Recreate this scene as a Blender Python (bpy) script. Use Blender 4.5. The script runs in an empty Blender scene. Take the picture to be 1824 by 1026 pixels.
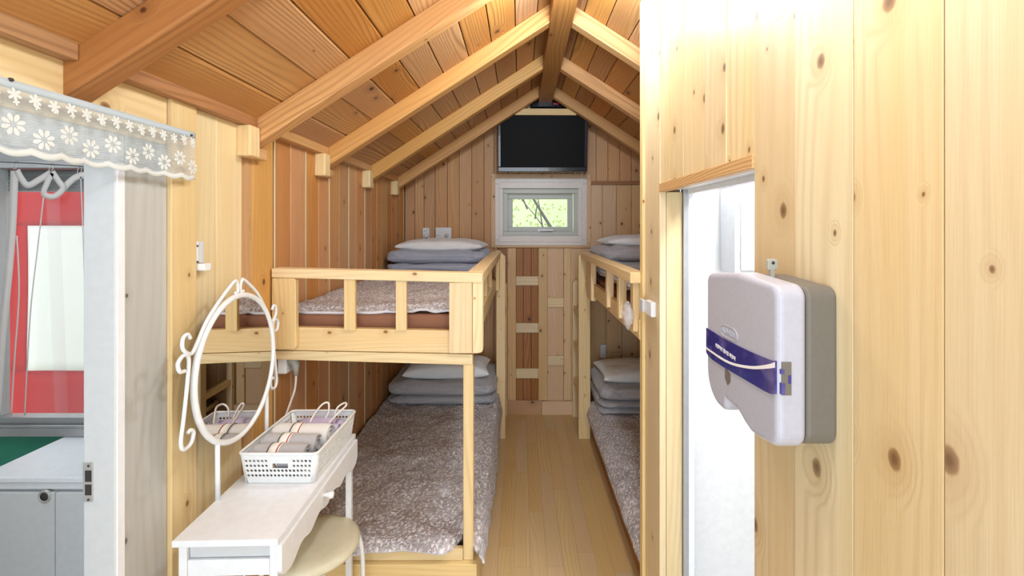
import bpy, bmesh, math, random
from mathutils import Vector, Matrix, noise
random.seed(7)
S = bpy.context.scene
COL = S.collection
K = 1.08                      # one modelling unit is 1.08 m (camera height 1.5 units = 1.62 m)
PI = math.pi

# ---------------------------------------------------------------- camera, sky, lights, exposure
cam_d = bpy.data.cameras.new('camera'); cam = bpy.data.objects.new('camera', cam_d); COL.objects.link(cam)
cam.location = (0, 0, 1.5*K); cam.rotation_euler = (PI/2, 0, 0)
cam_d.sensor_width = 36; cam_d.lens = 811/1824*36
cam_d.shift_x = -15/1824; cam_d.shift_y = -108/1824; cam_d.clip_start = 0.02
S.camera = cam
S.view_settings.view_transform = 'Standard'; S.view_settings.look = 'None'
S.view_settings.gamma = 1; S.view_settings.use_curve_mapping = False
S.view_settings.exposure = 0.24
w = bpy.data.worlds.new('world'); S.world = w; w.use_nodes = True
bg = w.node_tree.nodes['Background']; bg.inputs[0].default_value = (0.87, 0.94, 1.0, 1); bg.inputs[1].default_value = 1.8

def area(name, loc, rot, sx, sy, power, color=(1, 1, 1), spread=None):
    l = bpy.data.lights.new(name, 'AREA'); l.shape = 'RECTANGLE'; l.size = sx*K; l.size_y = sy*K
    l.energy = power; l.color = color
    if spread: l.spread = spread
    o = bpy.data.objects.new(name, l); o.location = [c*K for c in loc]; o.rotation_euler = rot; COL.objects.link(o)
    return o
def point(name, loc, power, rad, color=(1, 1, 1)):
    l = bpy.data.lights.new(name, 'POINT'); l.energy = power; l.color = color; l.shadow_soft_size = rad
    o = bpy.data.objects.new(name, l); o.location = [c*K for c in loc]; COL.objects.link(o)
    return o
point('aisle_fill', (0.19, 1.60, 2.33), 24, 0.08, (0.78, 0.90, 1.0))  # added fill light to lift the bunk end, not a real lamp
point('room_lamp', (0.20, 0.52, 2.22), 24, 0.06, (0.78, 0.90, 1.0))
area('room_daylight', (-0.15, -2.1, 1.35), (PI/2, 0, 0), 1.5, 2.2, 36, (0.78, 0.90, 1.0))  # added fill from behind the camera, no real opening there
area('bathroom_lamp', (1.05, 1.05, 2.06), (0, 0, 0), 0.6, 0.6, 50, (0.96, 0.98, 1.0))
area('annex_fill', (-1.6, 0.95, 1.95), (0, 0, 0), 0.6, 0.6, 7, (0.94, 0.97, 1.0))  # added fill under the annex ceiling, standing in for daylight

# ---------------------------------------------------------------- materials
def lin(c):
    c = c/255
    return c/12.92 if c <= 0.04045 else ((c+0.055)/1.055)**2.4
def rgb(r, g, b): return (lin(r), lin(g), lin(b), 1)
class NT:
    def __init__(s, name):
        m = bpy.data.materials.new(name); m.use_nodes = True; s.m = m; s.t = m.node_tree
        s.t.nodes.clear()
        s.out = s.t.nodes.new('ShaderNodeOutputMaterial')
    def n(s, typ, ins=None, **kw):
        nd = s.t.nodes.new(typ)
        for k, v in kw.items(): setattr(nd, k, v)
        if ins:
            for k, v in ins.items():
                if isinstance(v, bpy.types.NodeSocket): s.t.links.new(v, nd.inputs[k])
                else: nd.inputs[k].default_value = v
        return nd
    def math(s, op, a, b=0.0, c=0.0, clamp=False):
        return s.n('ShaderNodeMath', {0: a, 1: b, 2: c}, operation=op, use_clamp=clamp).outputs[0]
    def mix(s, f, a, b, mode='MIX'):
        nd = s.n('ShaderNodeMix', {0: f, 6: a, 7: b}, data_type='RGBA', blend_type=mode)
        return nd.outputs[2]
    def rng(s, v, a, b, c=0.0, d=1.0, smooth=True):
        nd = s.n('ShaderNodeMapRange', {0: v, 1: a, 2: b, 3: c, 4: d})
        if smooth: nd.interpolation_type = 'SMOOTHSTEP'
        return nd.outputs[0]
    def bsdf(s, **ins):
        b = s.n('ShaderNodeBsdfPrincipled', {k.replace('_', ' '): v for k, v in ins.items()})
        s.t.links.new(b.outputs[0], s.out.inputs[0]); return b
def plain(name, col, rough=0.5, metal=0.0, spec=0.5, bump=0.0, bscale=200, coat=0.0):
    t = NT(name)
    tc = t.n('ShaderNodeTexCoord').outputs['Object']
    nz = t.n('ShaderNodeTexNoise', {'Vector': tc, 'Scale': bscale*0.2, 'Detail': 3.0}).outputs[0]
    c = t.mix(t.rng(nz, 0.3, 0.7, 0.0, 1.0), tuple(x*0.955 for x in col[:3])+(1,), col)
    b = t.bsdf(Base_Color=c, Roughness=rough, Metallic=metal, Specular_IOR_Level=spec, Coat_Weight=coat)
    if bump:
        n2 = t.n('ShaderNodeTexNoise', {'Vector': tc, 'Scale': float(bscale), 'Detail': 2.0}).outputs[0]
        bp = t.n('ShaderNodeBump', {'Height': n2, 'Strength': bump, 'Distance': 0.002}).outputs[0]
        t.t.links.new(bp, b.inputs['Normal'])
    return t.m
def wood(name, base, alt, dark, knot, rings=55, ring_amt=0.5, knot_thr=0.72, knot_r=0.014, rough=0.45, bump=0.25, tintv=0.12, fib=0.3, wav=1.6, kx=8.0, ky=2.6):
    t = NT(name)
    uv = t.n('ShaderNodeUVMap', uv_map='UVMap').outputs[0]
    sp = t.n('ShaderNodeSeparateXYZ', {0: uv}); u, v = sp.outputs[0], sp.outputs[1]
    tint = t.n('ShaderNodeAttribute', attribute_name='tint').outputs['Color']
    ts = t.n('ShaderNodeSeparateColor', {0: tint})
    # knots
    sc = t.n('ShaderNodeVectorMath', {0: uv, 1: (kx, ky, 0)}, operation='MULTIPLY').outputs[0]
    vo = t.n('ShaderNodeTexVoronoi', {'Vector': sc, 'Scale': 1.0, 'Randomness': 0.9}, voronoi_dimensions='2D')
    df = t.n('ShaderNodeVectorMath', {0: sc, 1: vo.outputs['Position']}, operation='SUBTRACT').outputs[0]
    dr = t.n('ShaderNodeVectorMath', {0: df, 1: (1/kx, 0.72/ky, 0)}, operation='MULTIPLY').outputs[0]
    dn = t.n('ShaderNodeTexNoise', {'Vector': uv, 'Scale': 60.0, 'Detail': 1.0}).outputs[0]
    dist = t.n('ShaderNodeVectorMath', {0: dr}, operation='LENGTH').outputs['Value']
    dist = t.math('MULTIPLY_ADD', dn, 0.004, t.math('SUBTRACT', dist, 0.002))
    cs = t.n('ShaderNodeSeparateColor', {0: vo.outputs['Color']})
    rad = t.math('MAXIMUM', t.rng(cs.outputs[0], knot_thr, 1.0, 0.15, 1.0, False), 0.0)
    has = t.math('GREATER_THAN', cs.outputs[0], knot_thr)
    rad = t.math('MULTIPLY', rad, knot_r)
    q = t.math('DIVIDE', dist, t.math('MAXIMUM', rad, 0.0008))
    core = t.math('MULTIPLY', t.rng(q, 0.75, 1.15, 1.0, 0.0), has)
    cen = t.math('MULTIPLY', t.rng(q, 0.2, 0.8, 1.0, 0.0), has)
    halo = t.math('MULTIPLY', t.rng(q, 0.8, 4.5, 1.0, 0.0), has)
    # rings
    s1 = t.n('ShaderNodeVectorMath', {0: uv, 1: (5.0, 0.8, 0)}, operation='MULTIPLY').outputs[0]
    n1 = t.n('ShaderNodeTexNoise', {'Vector': s1, 'Scale': 1.0, 'Detail': 1.5}, noise_dimensions='2D').outputs[0]
    ph = t.math('MULTIPLY_ADD', n1, rings*0.085*wav, t.math('MULTIPLY', u, float(rings)))
    ph = t.math('MULTIPLY_ADD', halo, 2.3, ph)
    rg = t.math('MULTIPLY_ADD', t.math('SINE', t.math('MULTIPLY', ph, 2*PI)), 0.5, 0.5)
    rg = t.math('POWER', rg, 2.2)
    s2 = t.n('ShaderNodeVectorMath', {0: uv, 1: (9.0, 1.1, 0)}, operation='MULTIPLY').outputs[0]
    n2 = t.n('ShaderNodeTexNoise', {'Vector': s2, 'Scale': 1.0, 'Detail': 2.0}, noise_dimensions='2D').outputs[0]
    rg = t.math('MULTIPLY', rg, t.rng(n2, 0.3, 0.7, 0.15, 1.0))
    s3 = t.n('ShaderNodeVectorMath', {0: uv, 1: (420.0, 9.0, 0)}, operation='MULTIPLY').outputs[0]
    n3 = t.n('ShaderNodeTexNoise', {'Vector': s3, 'Scale': 1.0, 'Detail': 2.0}, noise_dimensions='2D').outputs[0]
    c = t.mix(t.rng(n2, 0.25, 0.75), base, alt)
    c = t.mix(t.math('MULTIPLY', rg, ring_amt), c, dark)
    c = t.mix(t.math('MULTIPLY', t.rng(n3, 0.35, 0.75), fib*0.5), c, dark)
    c = t.mix(t.math('MULTIPLY', halo, 0.35), c, dark)
    c = t.mix(t.math('MULTIPLY', core, 0.8), c, knot)
    c = t.mix(t.math('MULTIPLY', cen, 0.55), c, tuple(x*0.35 for x in knot[:3])+(1,))
    val = t.math('MULTIPLY_ADD', t.math('SUBTRACT', ts.outputs[0], 0.5), 2*tintv, 1.0)
    hs = t.n('ShaderNodeHueSaturation', {'Hue': t.math('MULTIPLY_ADD', ts.outputs[1], 0.010, 0.499), 'Saturation': t.math('MULTIPLY_ADD', ts.outputs[2], 0.2, 0.84), 'Value': val, 'Fac': 1.0, 'Color': c})
    b = t.bsdf(Base_Color=hs.outputs[0], Roughness=rough, Specular_IOR_Level=0.35)
    h = t.math('ADD', t.math('MULTIPLY', rg, -0.7), t.math('MULTIPLY', n3, 0.6))
    bp = t.n('ShaderNodeBump', {'Height': h, 'Strength': bump, 'Distance': 0.0012}).outputs[0]
    t.t.links.new(bp, b.inputs['Normal'])
    return t.m
M = {}
M['pine'] = wood('light_pine', rgb(218,192,142), rgb(225,203,160), rgb(188,152,100), rgb(140,98,58), rings=34, ring_amt=0.34, knot_thr=0.35, knot_r=0.0125, tintv=0.05, kx=10.0, ky=3.6)
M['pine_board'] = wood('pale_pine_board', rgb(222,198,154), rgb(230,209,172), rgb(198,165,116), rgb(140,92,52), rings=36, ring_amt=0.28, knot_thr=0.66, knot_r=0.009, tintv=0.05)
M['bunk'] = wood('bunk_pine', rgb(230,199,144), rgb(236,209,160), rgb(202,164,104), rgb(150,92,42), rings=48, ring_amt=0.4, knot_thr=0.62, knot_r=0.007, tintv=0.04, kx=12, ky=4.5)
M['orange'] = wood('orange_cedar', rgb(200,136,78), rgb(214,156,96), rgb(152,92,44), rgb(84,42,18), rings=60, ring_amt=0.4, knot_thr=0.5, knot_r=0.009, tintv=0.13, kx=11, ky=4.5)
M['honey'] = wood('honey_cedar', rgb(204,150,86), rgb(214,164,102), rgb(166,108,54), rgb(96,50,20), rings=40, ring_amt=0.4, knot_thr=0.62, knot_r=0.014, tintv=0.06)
M['gable'] = wood('gable_cedar', rgb(202,147,98), rgb(216,166,118), rgb(158,104,60), rgb(76,40,20), rings=60, ring_amt=0.4, knot_thr=0.5, knot_r=0.010, tintv=0.09, kx=11, ky=4.5)
M['panel'] = wood('panel_pine', rgb(214,176,130), rgb(222,188,146), rgb(184,140,92), rgb(84,46,22), rings=46, ring_amt=0.3, knot_thr=0.4, knot_r=0.01, tintv=0.06, kx=11, ky=4.5)
M['inset'] = wood('dark_inset', rgb(166,102,52), rgb(180,118,66), rgb(120,66,28), rgb(70,34,14), rings=60, ring_amt=0.6, knot_thr=0.7, knot_r=0.012)
M['roof'] = wood('roof_boards', rgb(184,122,64), rgb(200,142,82), rgb(120,72,34), rgb(70,34,14), rings=64, ring_amt=0.55, knot_thr=0.6, knot_r=0.013, tintv=0.14, wav=1.8, bump=0.4)
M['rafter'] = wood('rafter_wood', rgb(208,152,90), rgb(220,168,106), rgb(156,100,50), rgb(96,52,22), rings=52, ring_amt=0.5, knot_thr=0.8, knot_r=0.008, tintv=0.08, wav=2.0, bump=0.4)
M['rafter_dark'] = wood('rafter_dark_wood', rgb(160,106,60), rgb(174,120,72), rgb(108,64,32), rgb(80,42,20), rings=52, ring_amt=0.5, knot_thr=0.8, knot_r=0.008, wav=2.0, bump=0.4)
M['lintel'] = wood('lintel_wood', rgb(206,150,80), rgb(214,162,94), rgb(158,98,40), rgb(96,52,22), rings=120, ring_amt=0.6, knot_thr=0.9)
M['washed'] = wood('white_washed_pine', rgb(192,192,190), rgb(202,202,200), rgb(166,163,158), rgb(110,98,88), rings=36, ring_amt=0.35, knot_thr=0.6, knot_r=0.011)
M['floor'] = wood('oak_laminate', rgb(208,174,122), rgb(216,184,134), rgb(184,146,94), rgb(184,146,94), rings=70, ring_amt=0.42, knot_thr=0.995, knot_r=0.002, rough=0.38, bump=0.05, tintv=0.035, wav=1.8)
M['white'] = plain('white_paint', rgb(236,240,246), 0.35)
M['white_plastic'] = plain('white_plastic', rgb(234,238,243), 0.35)
M['basket'] = plain('basket_plastic', rgb(234,238,241), 0.4)
M['frame_white'] = plain('white_frame', rgb(208,211,214), 0.4)
M['bath'] = plain('bathroom_white', rgb(240,242,243), 0.3)
M['vinyl_frame'] = plain('window_vinyl', rgb(222,216,212), 0.35)
M['vinyl_grey'] = plain('window_vinyl_grey', rgb(186,190,184), 0.35)
M['metal'] = plain('brushed_metal', rgb(186,186,184), 0.35, 0.35)
M['black'] = plain('black_plastic', rgb(16,16,18), 0.25)
M['screen'] = plain('tv_screen', rgb(9,9,10), 0.55, spec=0.12)
M['bezel'] = plain('tv_bezel', rgb(34,36,46), 0.2, coat=0.4)
M['dark'] = plain('dark_grey', rgb(52,50,50), 0.6)
M['disp'] = plain('dispenser_white', rgb(184,185,197), 0.35, bump=0.12, bscale=500)
M['disp_side'] = plain('dispenser_back_grey', rgb(112,107,98), 0.5, bump=0.25, bscale=600)
M['blue'] = plain('dispenser_blue', rgb(36,40,128), 0.2, coat=0.5)
def blue_film():
    t = NT('dispenser_blue_film')
    tc = t.n('ShaderNodeTexCoord').outputs['Object']
    a = t.n('ShaderNodeTexNoise', {'Vector': tc, 'Scale': 26.0, 'Detail': 3.0}).outputs[0]
    c = t.mix(t.rng(a, 0.45, 0.68), rgb(34,38,124), rgb(84,78,146))
    c = t.mix(t.rng(a, 0.70, 0.78), c, rgb(120,160,226))
    t.bsdf(Base_Color=c, Roughness=0.2, Coat_Weight=0.5); return t.m
M['blue'] = blue_film()
M['green_wall'] = plain('teal_wall', rgb(52,142,116), 0.6)
M['alu'] = plain('aluminium', rgb(176,178,180), 0.35, 0.5)
M['shutter'] = plain('grey_shutter', rgb(108,110,112), 0.5)
M['cream'] = plain('cream_vinyl', rgb(222,216,190), 0.4, bump=0.1)
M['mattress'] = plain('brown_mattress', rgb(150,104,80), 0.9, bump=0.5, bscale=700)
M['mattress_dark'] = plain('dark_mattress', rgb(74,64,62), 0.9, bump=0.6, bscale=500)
M['towel_grey'] = plain('grey_terry', rgb(198,198,204), 0.95, bump=0.9, bscale=900)
M['towel_white'] = plain('white_terry', rgb(242,242,242), 0.95, bump=0.9, bscale=900)
M['paper'] = plain('paper_band', rgb(244,242,238), 0.6)
M['ink'] = plain('dark_ink', rgb(52,46,46), 0.6)
M['rust'] = plain('rust_stripe', rgb(176,92,70), 0.6)
M['lavender'] = plain('lavender_plastic', rgb(196,188,222), 0.35)
M['lavender_dark'] = plain('lavender_dark_plastic', rgb(140,124,170), 0.35)  # own darker lavender of the dryer collar and switch
M['cord'] = plain('white_cord', rgb(236,232,230), 0.45)
M['beige'] = plain('beige_plastic', rgb(206,180,140), 0.45)
M['grey_plug'] = plain('grey_plug', rgb(168,168,160), 0.45)
M['red'] = plain('red_led', rgb(200,40,44), 0.4)
M['trunk'] = plain('branch_bark', rgb(120,112,104), 0.9)
M['groove'] = plain('groove_backing', rgb(84,56,34), 0.9)
def cloth_mat(name, col, col2, bump=0.6, scale=26, sheen=0.3, weave=0.3):
    t = NT(name)
    uv = t.n('ShaderNodeUVMap', uv_map='UVMap').outputs[0]
    n1 = t.n('ShaderNodeTexNoise', {'Vector': uv, 'Scale': float(scale), 'Detail': 4.0, 'Distortion': 0.6}).outputs[0]
    n2 = t.n('ShaderNodeTexNoise', {'Vector': uv, 'Scale': 600.0, 'Detail': 1.0}).outputs[0]
    c = t.mix(t.math('ADD', t.math('MULTIPLY', t.rng(n2, 0.35, 0.65), weave*1.6), t.math('MULTIPLY', t.rng(n1, 0.35, 0.65), 0.5), clamp=True), col, col2)
    b = t.bsdf(Base_Color=c, Roughness=0.95, Specular_IOR_Level=0.15, Sheen_Weight=sheen)
    h = t.math('MULTIPLY_ADD', n2, 0.1, n1)
    bp = t.n('ShaderNodeBump', {'Height': h, 'Strength': bump, 'Distance': 0.012}).outputs[0]
    t.t.links.new(bp, b.inputs['Normal'])
    return t.m
def duvet_mat(name, base, base2, leaf):
    t = NT(name)
    uv = t.n('ShaderNodeUVMap', uv_map='UVMap').outputs[0]
    nd = t.n('ShaderNodeTexNoise', {'Vector': uv, 'Scale': 24.0, 'Detail': 2.0})
    wob = t.n('ShaderNodeVectorMath', {0: nd.outputs['Color'], 1: (0.012, 0.012, 0)}, operation='MULTIPLY').outputs[0]
    uw = t.n('ShaderNodeVectorMath', {0: uv, 1: wob}, operation='ADD').outputs[0]
    masks = []
    for ang, sx, sy, th in ((0.5, 58, 40, 0.40), (-0.8, 70, 50, 0.36)):
        mp = t.n('ShaderNodeMapping', {'Vector': uw, 'Rotation': (0, 0, ang), 'Scale': (sx, sy, 1)}).outputs[0]
        vo = t.n('ShaderNodeTexVoronoi', {'Vector': mp, 'Scale': 1.0, 'Randomness': 0.85}, voronoi_dimensions='2D')
        cs = t.n('ShaderNodeSeparateColor', {0: vo.outputs['Color']})
        k = t.math('MULTIPLY', t.rng(vo.outputs['Distance'], th-0.14, th, 1.0, 0.0), t.math('GREATER_THAN', cs.outputs[0], 0.35))
        masks.append(k)
    mk = t.math('MAXIMUM', masks[0], masks[1])
    n2 = t.n('ShaderNodeTexNoise', {'Vector': uv, 'Scale': 9.0, 'Detail': 3.0}).outputs[0]
    c = t.mix(t.rng(n2, 0.35, 0.65), base, base2)
    c = t.mix(t.math('MULTIPLY', mk, 0.75), c, leaf)
    b = t.bsdf(Base_Color=c, Roughness=0.85, Specular_IOR_Level=0.2, Sheen_Weight=0.2)
    n3 = t.n('ShaderNodeTexNoise', {'Vector': uw, 'Scale': 34.0, 'Detail': 3.0, 'Distortion': 1.2}).outputs[0]
    rd = t.math('ABSOLUTE', t.math('SUBTRACT', n3, 0.5))
    bp = t.n('ShaderNodeBump', {'Height': t.rng(rd, 0.0, 0.16), 'Strength': 0.8, 'Distance': 0.012}).outputs[0]
    t.t.links.new(bp, b.inputs['Normal'])
    return t.m
M['duvet'] = duvet_mat('leaf_print_duvet', rgb(186,177,181), rgb(204,196,200), rgb(250,249,252))
M['duvet_lining'] = cloth_mat('duvet_lining', rgb(214,212,222), rgb(228,226,232), 0.4)
M['quilt_blue'] = cloth_mat('blue_grey_quilt', rgb(146,156,180), rgb(186,194,212), 0.8, 20)
M['quilt_grey'] = cloth_mat('grey_quilt', rgb(152,152,158), rgb(196,197,204), 0.8, 20)
M['quilt_green'] = cloth_mat('grey_green_lining', rgb(128,126,116), rgb(146,142,132), 0.6)
M['pillow'] = cloth_mat('white_pillow', rgb(226,230,234), rgb(238,240,243), 0.45, 9, weave=0.1)
def clear_mat(name, tcol, a, rough=0.15, ):
    t = NT(name)
    tr = t.n('ShaderNodeBsdfTransparent', {0: tcol})
    gl = t.n('ShaderNodeBsdfPrincipled', {'Base Color': (0.85, 0.86, 0.9, 1), 'Roughness': rough})
    mx = t.n('ShaderNodeMixShader', {0: a, 1: tr.outputs[0], 2: gl.outputs[0]})
    t.t.links.new(mx.outputs[0], t.out.inputs[0]); return t.m
M['glass'] = clear_mat('window_glass', (0.97, 0.99, 0.98, 1), 0.06, 0.02)
M['clear_vinyl'] = clear_mat('clear_vinyl', (0.97, 0.94, 0.95, 1), 0.09, 0.25)
M['bag'] = clear_mat('plastic_bag', (0.95, 0.95, 0.97, 1), 0.4, 0.15)
def net_mat():
    t = NT('lace_net')
    uv = t.n('ShaderNodeUVMap', uv_map='UVMap').outputs[0]
    sp = t.n('ShaderNodeSeparateXYZ', {0: uv})
    hz = t.math('MULTIPLY_ADD', t.math('SINE', t.math('MULTIPLY', sp.outputs[1], 900.0)), 0.05, 0.34)
    tr = t.n('ShaderNodeBsdfTransparent')
    df = t.n('ShaderNodeBsdfPrincipled', {'Base Color': rgb(192,212,228), 'Roughness': 0.9})
    mx = t.n('ShaderNodeMixShader', {0: hz, 1: tr.outputs[0], 2: df.outputs[0]})
    t.t.links.new(mx.outputs[0], t.out.inputs[0]); return t.m
M['net'] = net_mat()
def trans_mat(name, col, tw=0.5):
    t = NT(name)
    a = t.n('ShaderNodeBsdfDiffuse', {0: col}); b = t.n('ShaderNodeBsdfTranslucent', {0: col})
    mx = t.n('ShaderNodeMixShader', {0: tw, 1: a.outputs[0], 2: b.outputs[0]})
    t.t.links.new(mx.outputs[0], t.out.inputs[0]); return t.m
M['lace'] = trans_mat('lace_thread', rgb(236,240,240), 0.3)
M['lace_hem'] = trans_mat('lace_hem', rgb(208,220,230), 0.3)
M['hem'] = trans_mat('curtain_hem', rgb(232,230,228), 0.4)
M['banner_red'] = trans_mat('red_awning', rgb(226,44,40), 0.6)
M['banner_white'] = trans_mat('white_awning_panel', rgb(252,250,248), 0.75)
M['leaf'] = trans_mat('leaf_green', rgb(196,214,130), 0.5)
M['hedge'] = trans_mat('pale_foliage', rgb(214,226,176), 0.3)
def mirror_mat():
    t = NT('mirror_glass'); t.bsdf(Base_Color=(0.72, 0.72, 0.70, 1), Metallic=1.0, Roughness=0.01); return t.m
M['mirror'] = mirror_mat()

# ---------------------------------------------------------------- mesh building
class MB:
    def __init__(s):
        s.bm = bmesh.new(); s.uv = s.bm.loops.layers.uv.new('UVMap'); s.tc = s.bm.loops.layers.float_color.new('tint')
    def _uv(s, faces, grain):
        g = Vector(grain).normalized(); r1, r2 = random.uniform(0, 40), random.uniform(0, 40)
        tint = (random.random(), random.random(), random.random(), 1)
        for f in faces:
            f.normal_update(); n = f.normal
            a = n.cross(g)
            if a.length < 0.3:
                a = g.orthogonal().normalized(); b = n.cross(a)
            else: a.normalize(); b = g
            for l in f.loops:
                l[s.uv].uv = (l.vert.co.dot(a)+r1, l.vert.co.dot(b)+r2); l[s.tc] = tint
    def hexa(s, c, grain=(1, 0, 0)):       # corners: bottom 4 ccw, top 4 ccw
        v = [s.bm.verts.new(p) for p in c]
        idx = ((3,2,1,0),(4,5,6,7),(0,1,5,4),(1,2,6,5),(2,3,7,6),(3,0,4,7))
        fs = [s.bm.faces.new([v[i] for i in q]) for q in idx]; s._uv(fs, grain); return fs
    def box(s, x0, x1, y0, y1, z0, z1, grain=None, mat=0):
        if grain is None:
            d = (abs(x1-x0), abs(y1-y0), abs(z1-z0)); i = d.index(max(d)); grain = [0,0,0]; grain[i] = 1
        x0, x1 = min(x0,x1), max(x0,x1); y0, y1 = min(y0,y1), max(y0,y1); z0, z1 = min(z0,z1), max(z0,z1)
        fs = s.hexa([(x0,y0,z0),(x1,y0,z0),(x1,y1,z0),(x0,y1,z0),(x0,y0,z1),(x1,y0,z1),(x1,y1,z1),(x0,y1,z1)], grain)
        for f in fs: f.material_index = mat
        return s
    def prism(s, poly, axis, a, b, grain=(0, 0, 1), mat=0):   # poly of 2-D points in the other two axes (ordered x<y<z)
        def mk(p, t):
            return {'x': (t, p[0], p[1]), 'y': (p[0], t, p[1]), 'z': (p[0], p[1], t)}[axis]
        A = [s.bm.verts.new(mk(p, a)) for p in poly]; B = [s.bm.verts.new(mk(p, b)) for p in poly]
        n = len(poly); fs = [s.bm.faces.new(A[::-1]), s.bm.faces.new(B)]
        for i in range(n): fs.append(s.bm.faces.new([A[i], A[(i+1) % n], B[(i+1) % n], B[i]]))
        bmesh.ops.recalc_face_normals(s.bm, faces=fs)
        s._uv(fs, grain)
        for f in fs: f.material_index = mat
        return s
    def tube(s, pts, r, seg=8, closed=False, caps=True, mat=0):
        pts = [Vector(p) for p in pts]; n = len(pts); rings = []
        up = Vector((0.123, 0.45, 0.88)).normalized(); fs = []
        prev = None
        for i, p in enumerate(pts):
            if closed: d = pts[(i+1) % n]-pts[i-1]
            else: d = pts[min(i+1, n-1)]-pts[max(i-1, 0)]
            d.normalize()
            if prev is None:
                a = d.orthogonal().normalized()
            else:
                a = prev-d*prev.dot(d); a.normalize()
            prev = a; b = d.cross(a)
            rr = r[i] if isinstance(r, (list, tuple)) else r
            rings.append([s.bm.verts.new(p+a*math.cos(2*PI*k/seg)*rr+b*math.sin(2*PI*k/seg)*rr) for k in range(seg)])
        m = n if closed else n-1
        off = 0
        if closed:
            # untwist
            best = min(range(seg), key=lambda o: (rings[0][o].co-rings[-1][0].co).length); off = best
        for i in range(m):
            R0, R1 = rings[i], rings[(i+1) % n]; o = off if (closed and i == n-1) else 0
            for k in range(seg):
                fs.append(s.bm.faces.new([R0[k], R0[(k+1) % seg], R1[(k+1+o) % seg], R1[(k+o) % seg]]))
        if caps and not closed:
            fs.append(s.bm.faces.new(rings[0][::-1])); fs.append(s.bm.faces.new(rings[-1]))
        for f in fs: f.smooth = True; f.material_index = mat
        s._uv(fs, (0, 0, 1)); return s
    def lathe(s, prof, c, axis='z', seg=32, mat=0, smooth=True):
        c = Vector(c); R = []; fs = []
        def mk(r, h, a):
            u, v = r*math.cos(a), r*math.sin(a)
            return c+Vector({'z': (u, v, h), 'y': (u, h, v), 'x': (h, u, v)}[axis])
        for r, h in prof:
            R.append([s.bm.verts.new(mk(r, h, 2*PI*k/seg)) for k in range(seg)] if r > 1e-6 else [s.bm.verts.new(mk(0, h, 0))])
        for i in range(len(R)-1):
            A, B = R[i], R[i+1]
            for k in range(seg):
                if len(A) == 1 and len(B) == 1: continue
                if len(A) == 1: q = [A[0], B[k], B[(k+1) % seg]]
                elif len(B) == 1: q = [A[k], A[(k+1) % seg], B[0]]
                else: q = [A[k], A[(k+1) % seg], B[(k+1) % seg], B[k]]
                fs.append(s.bm.faces.new(q))
        bmesh.ops.recalc_face_normals(s.bm, faces=fs)
        for f in fs: f.smooth = smooth; f.material_index = mat
        s._uv(fs, (0, 0, 1)); return s
    def grid(s, nu, nv, fn, uvs=(1, 1), mat=0, closed_u=False):
        V = [[s.bm.verts.new(fn(i/nu, j/nv)) for j in range(nv+1)] for i in range(nu+1)]
        r1, r2 = random.uniform(0, 9), random.uniform(0, 9)
        for i in range(nu):
            for j in range(nv):
                f = s.bm.faces.new([V[i][j], V[i+1][j], V[i+1][j+1], V[i][j+1]]); f.smooth = True; f.material_index = mat
                for l, (a, b) in zip(f.loops, ((i, j), (i+1, j), (i+1, j+1), (i, j+1))):
                    l[s.uv].uv = (a/nu*uvs[0]+r1, b/nv*uvs[1]+r2); l[s.tc] = (.5, .5, .5, 1)
        return s
    def build(s, name, mats, parent=None, bevel=0.0, seg=2, solid=0.0, kind=None, weld=False, sub=0, label=None, loc=None, thin=1.0):
        if weld:
            bmesh.ops.remove_doubles(s.bm, verts=s.bm.verts, dist=1e-4)
            if weld == 2: bmesh.ops.recalc_face_normals(s.bm, faces=s.bm.faces)
        base = Vector((0, 0, 0))
        if parent is None:
            if loc is None:
                xs = [v.co.x for v in s.bm.verts]; ys = [v.co.y for v in s.bm.verts]; zs = [v.co.z for v in s.bm.verts]
                loc = ((min(xs)+max(xs))/2, (min(ys)+max(ys))/2, min(zs))
            base = Vector(loc)
        elif 'wo' in parent: base = Vector(parent['wo'])
        for v in s.bm.verts: v.co = (v.co-base)*K
        me = bpy.data.meshes.new(name); s.bm.to_mesh(me); s.bm.free()
        o = bpy.data.objects.new(name, me); COL.objects.link(o)
        for m in (mats if isinstance(mats, (list, tuple)) else [mats]): me.materials.append(m)
        if parent: o.parent = parent
        else: o.location = base*K
        o['wo'] = tuple(base)
        if solid:
            md = o.modifiers.new('solid', 'SOLIDIFY'); md.thickness = solid*K; md.offset = 0
        if bevel:
            md = o.modifiers.new('bevel', 'BEVEL'); md.width = bevel*K; md.segments = seg; md.limit_method = 'ANGLE'; md.angle_limit = 0.6
            md.harden_normals = False
        if sub:
            md = o.modifiers.new('sub', 'SUBSURF'); md.levels = sub; md.render_levels = sub
        if kind: o['kind'] = kind
        if label: o['label'] = label
        return o
def thing(name, label, cat, loc=(0, 0, 0), rz=0, group=None):
    o = bpy.data.objects.new(name, None); COL.objects.link(o); o.empty_display_size = 0.05
    o.location = [c*K for c in loc]; o.rotation_euler.z = rz; o['wo'] = tuple(loc)
    tag(o, label, cat, group); return o
def tag(o, label, cat, group=None):
    o['label'] = label; o['category'] = cat
    if group: o['group'] = group
    return o
def P(px, py, Y): return Vector(((px-927)*Y/811, Y, 1.5-(py-405)*Y/811))
def YL(px, X): return 811*X/(px-927)
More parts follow.
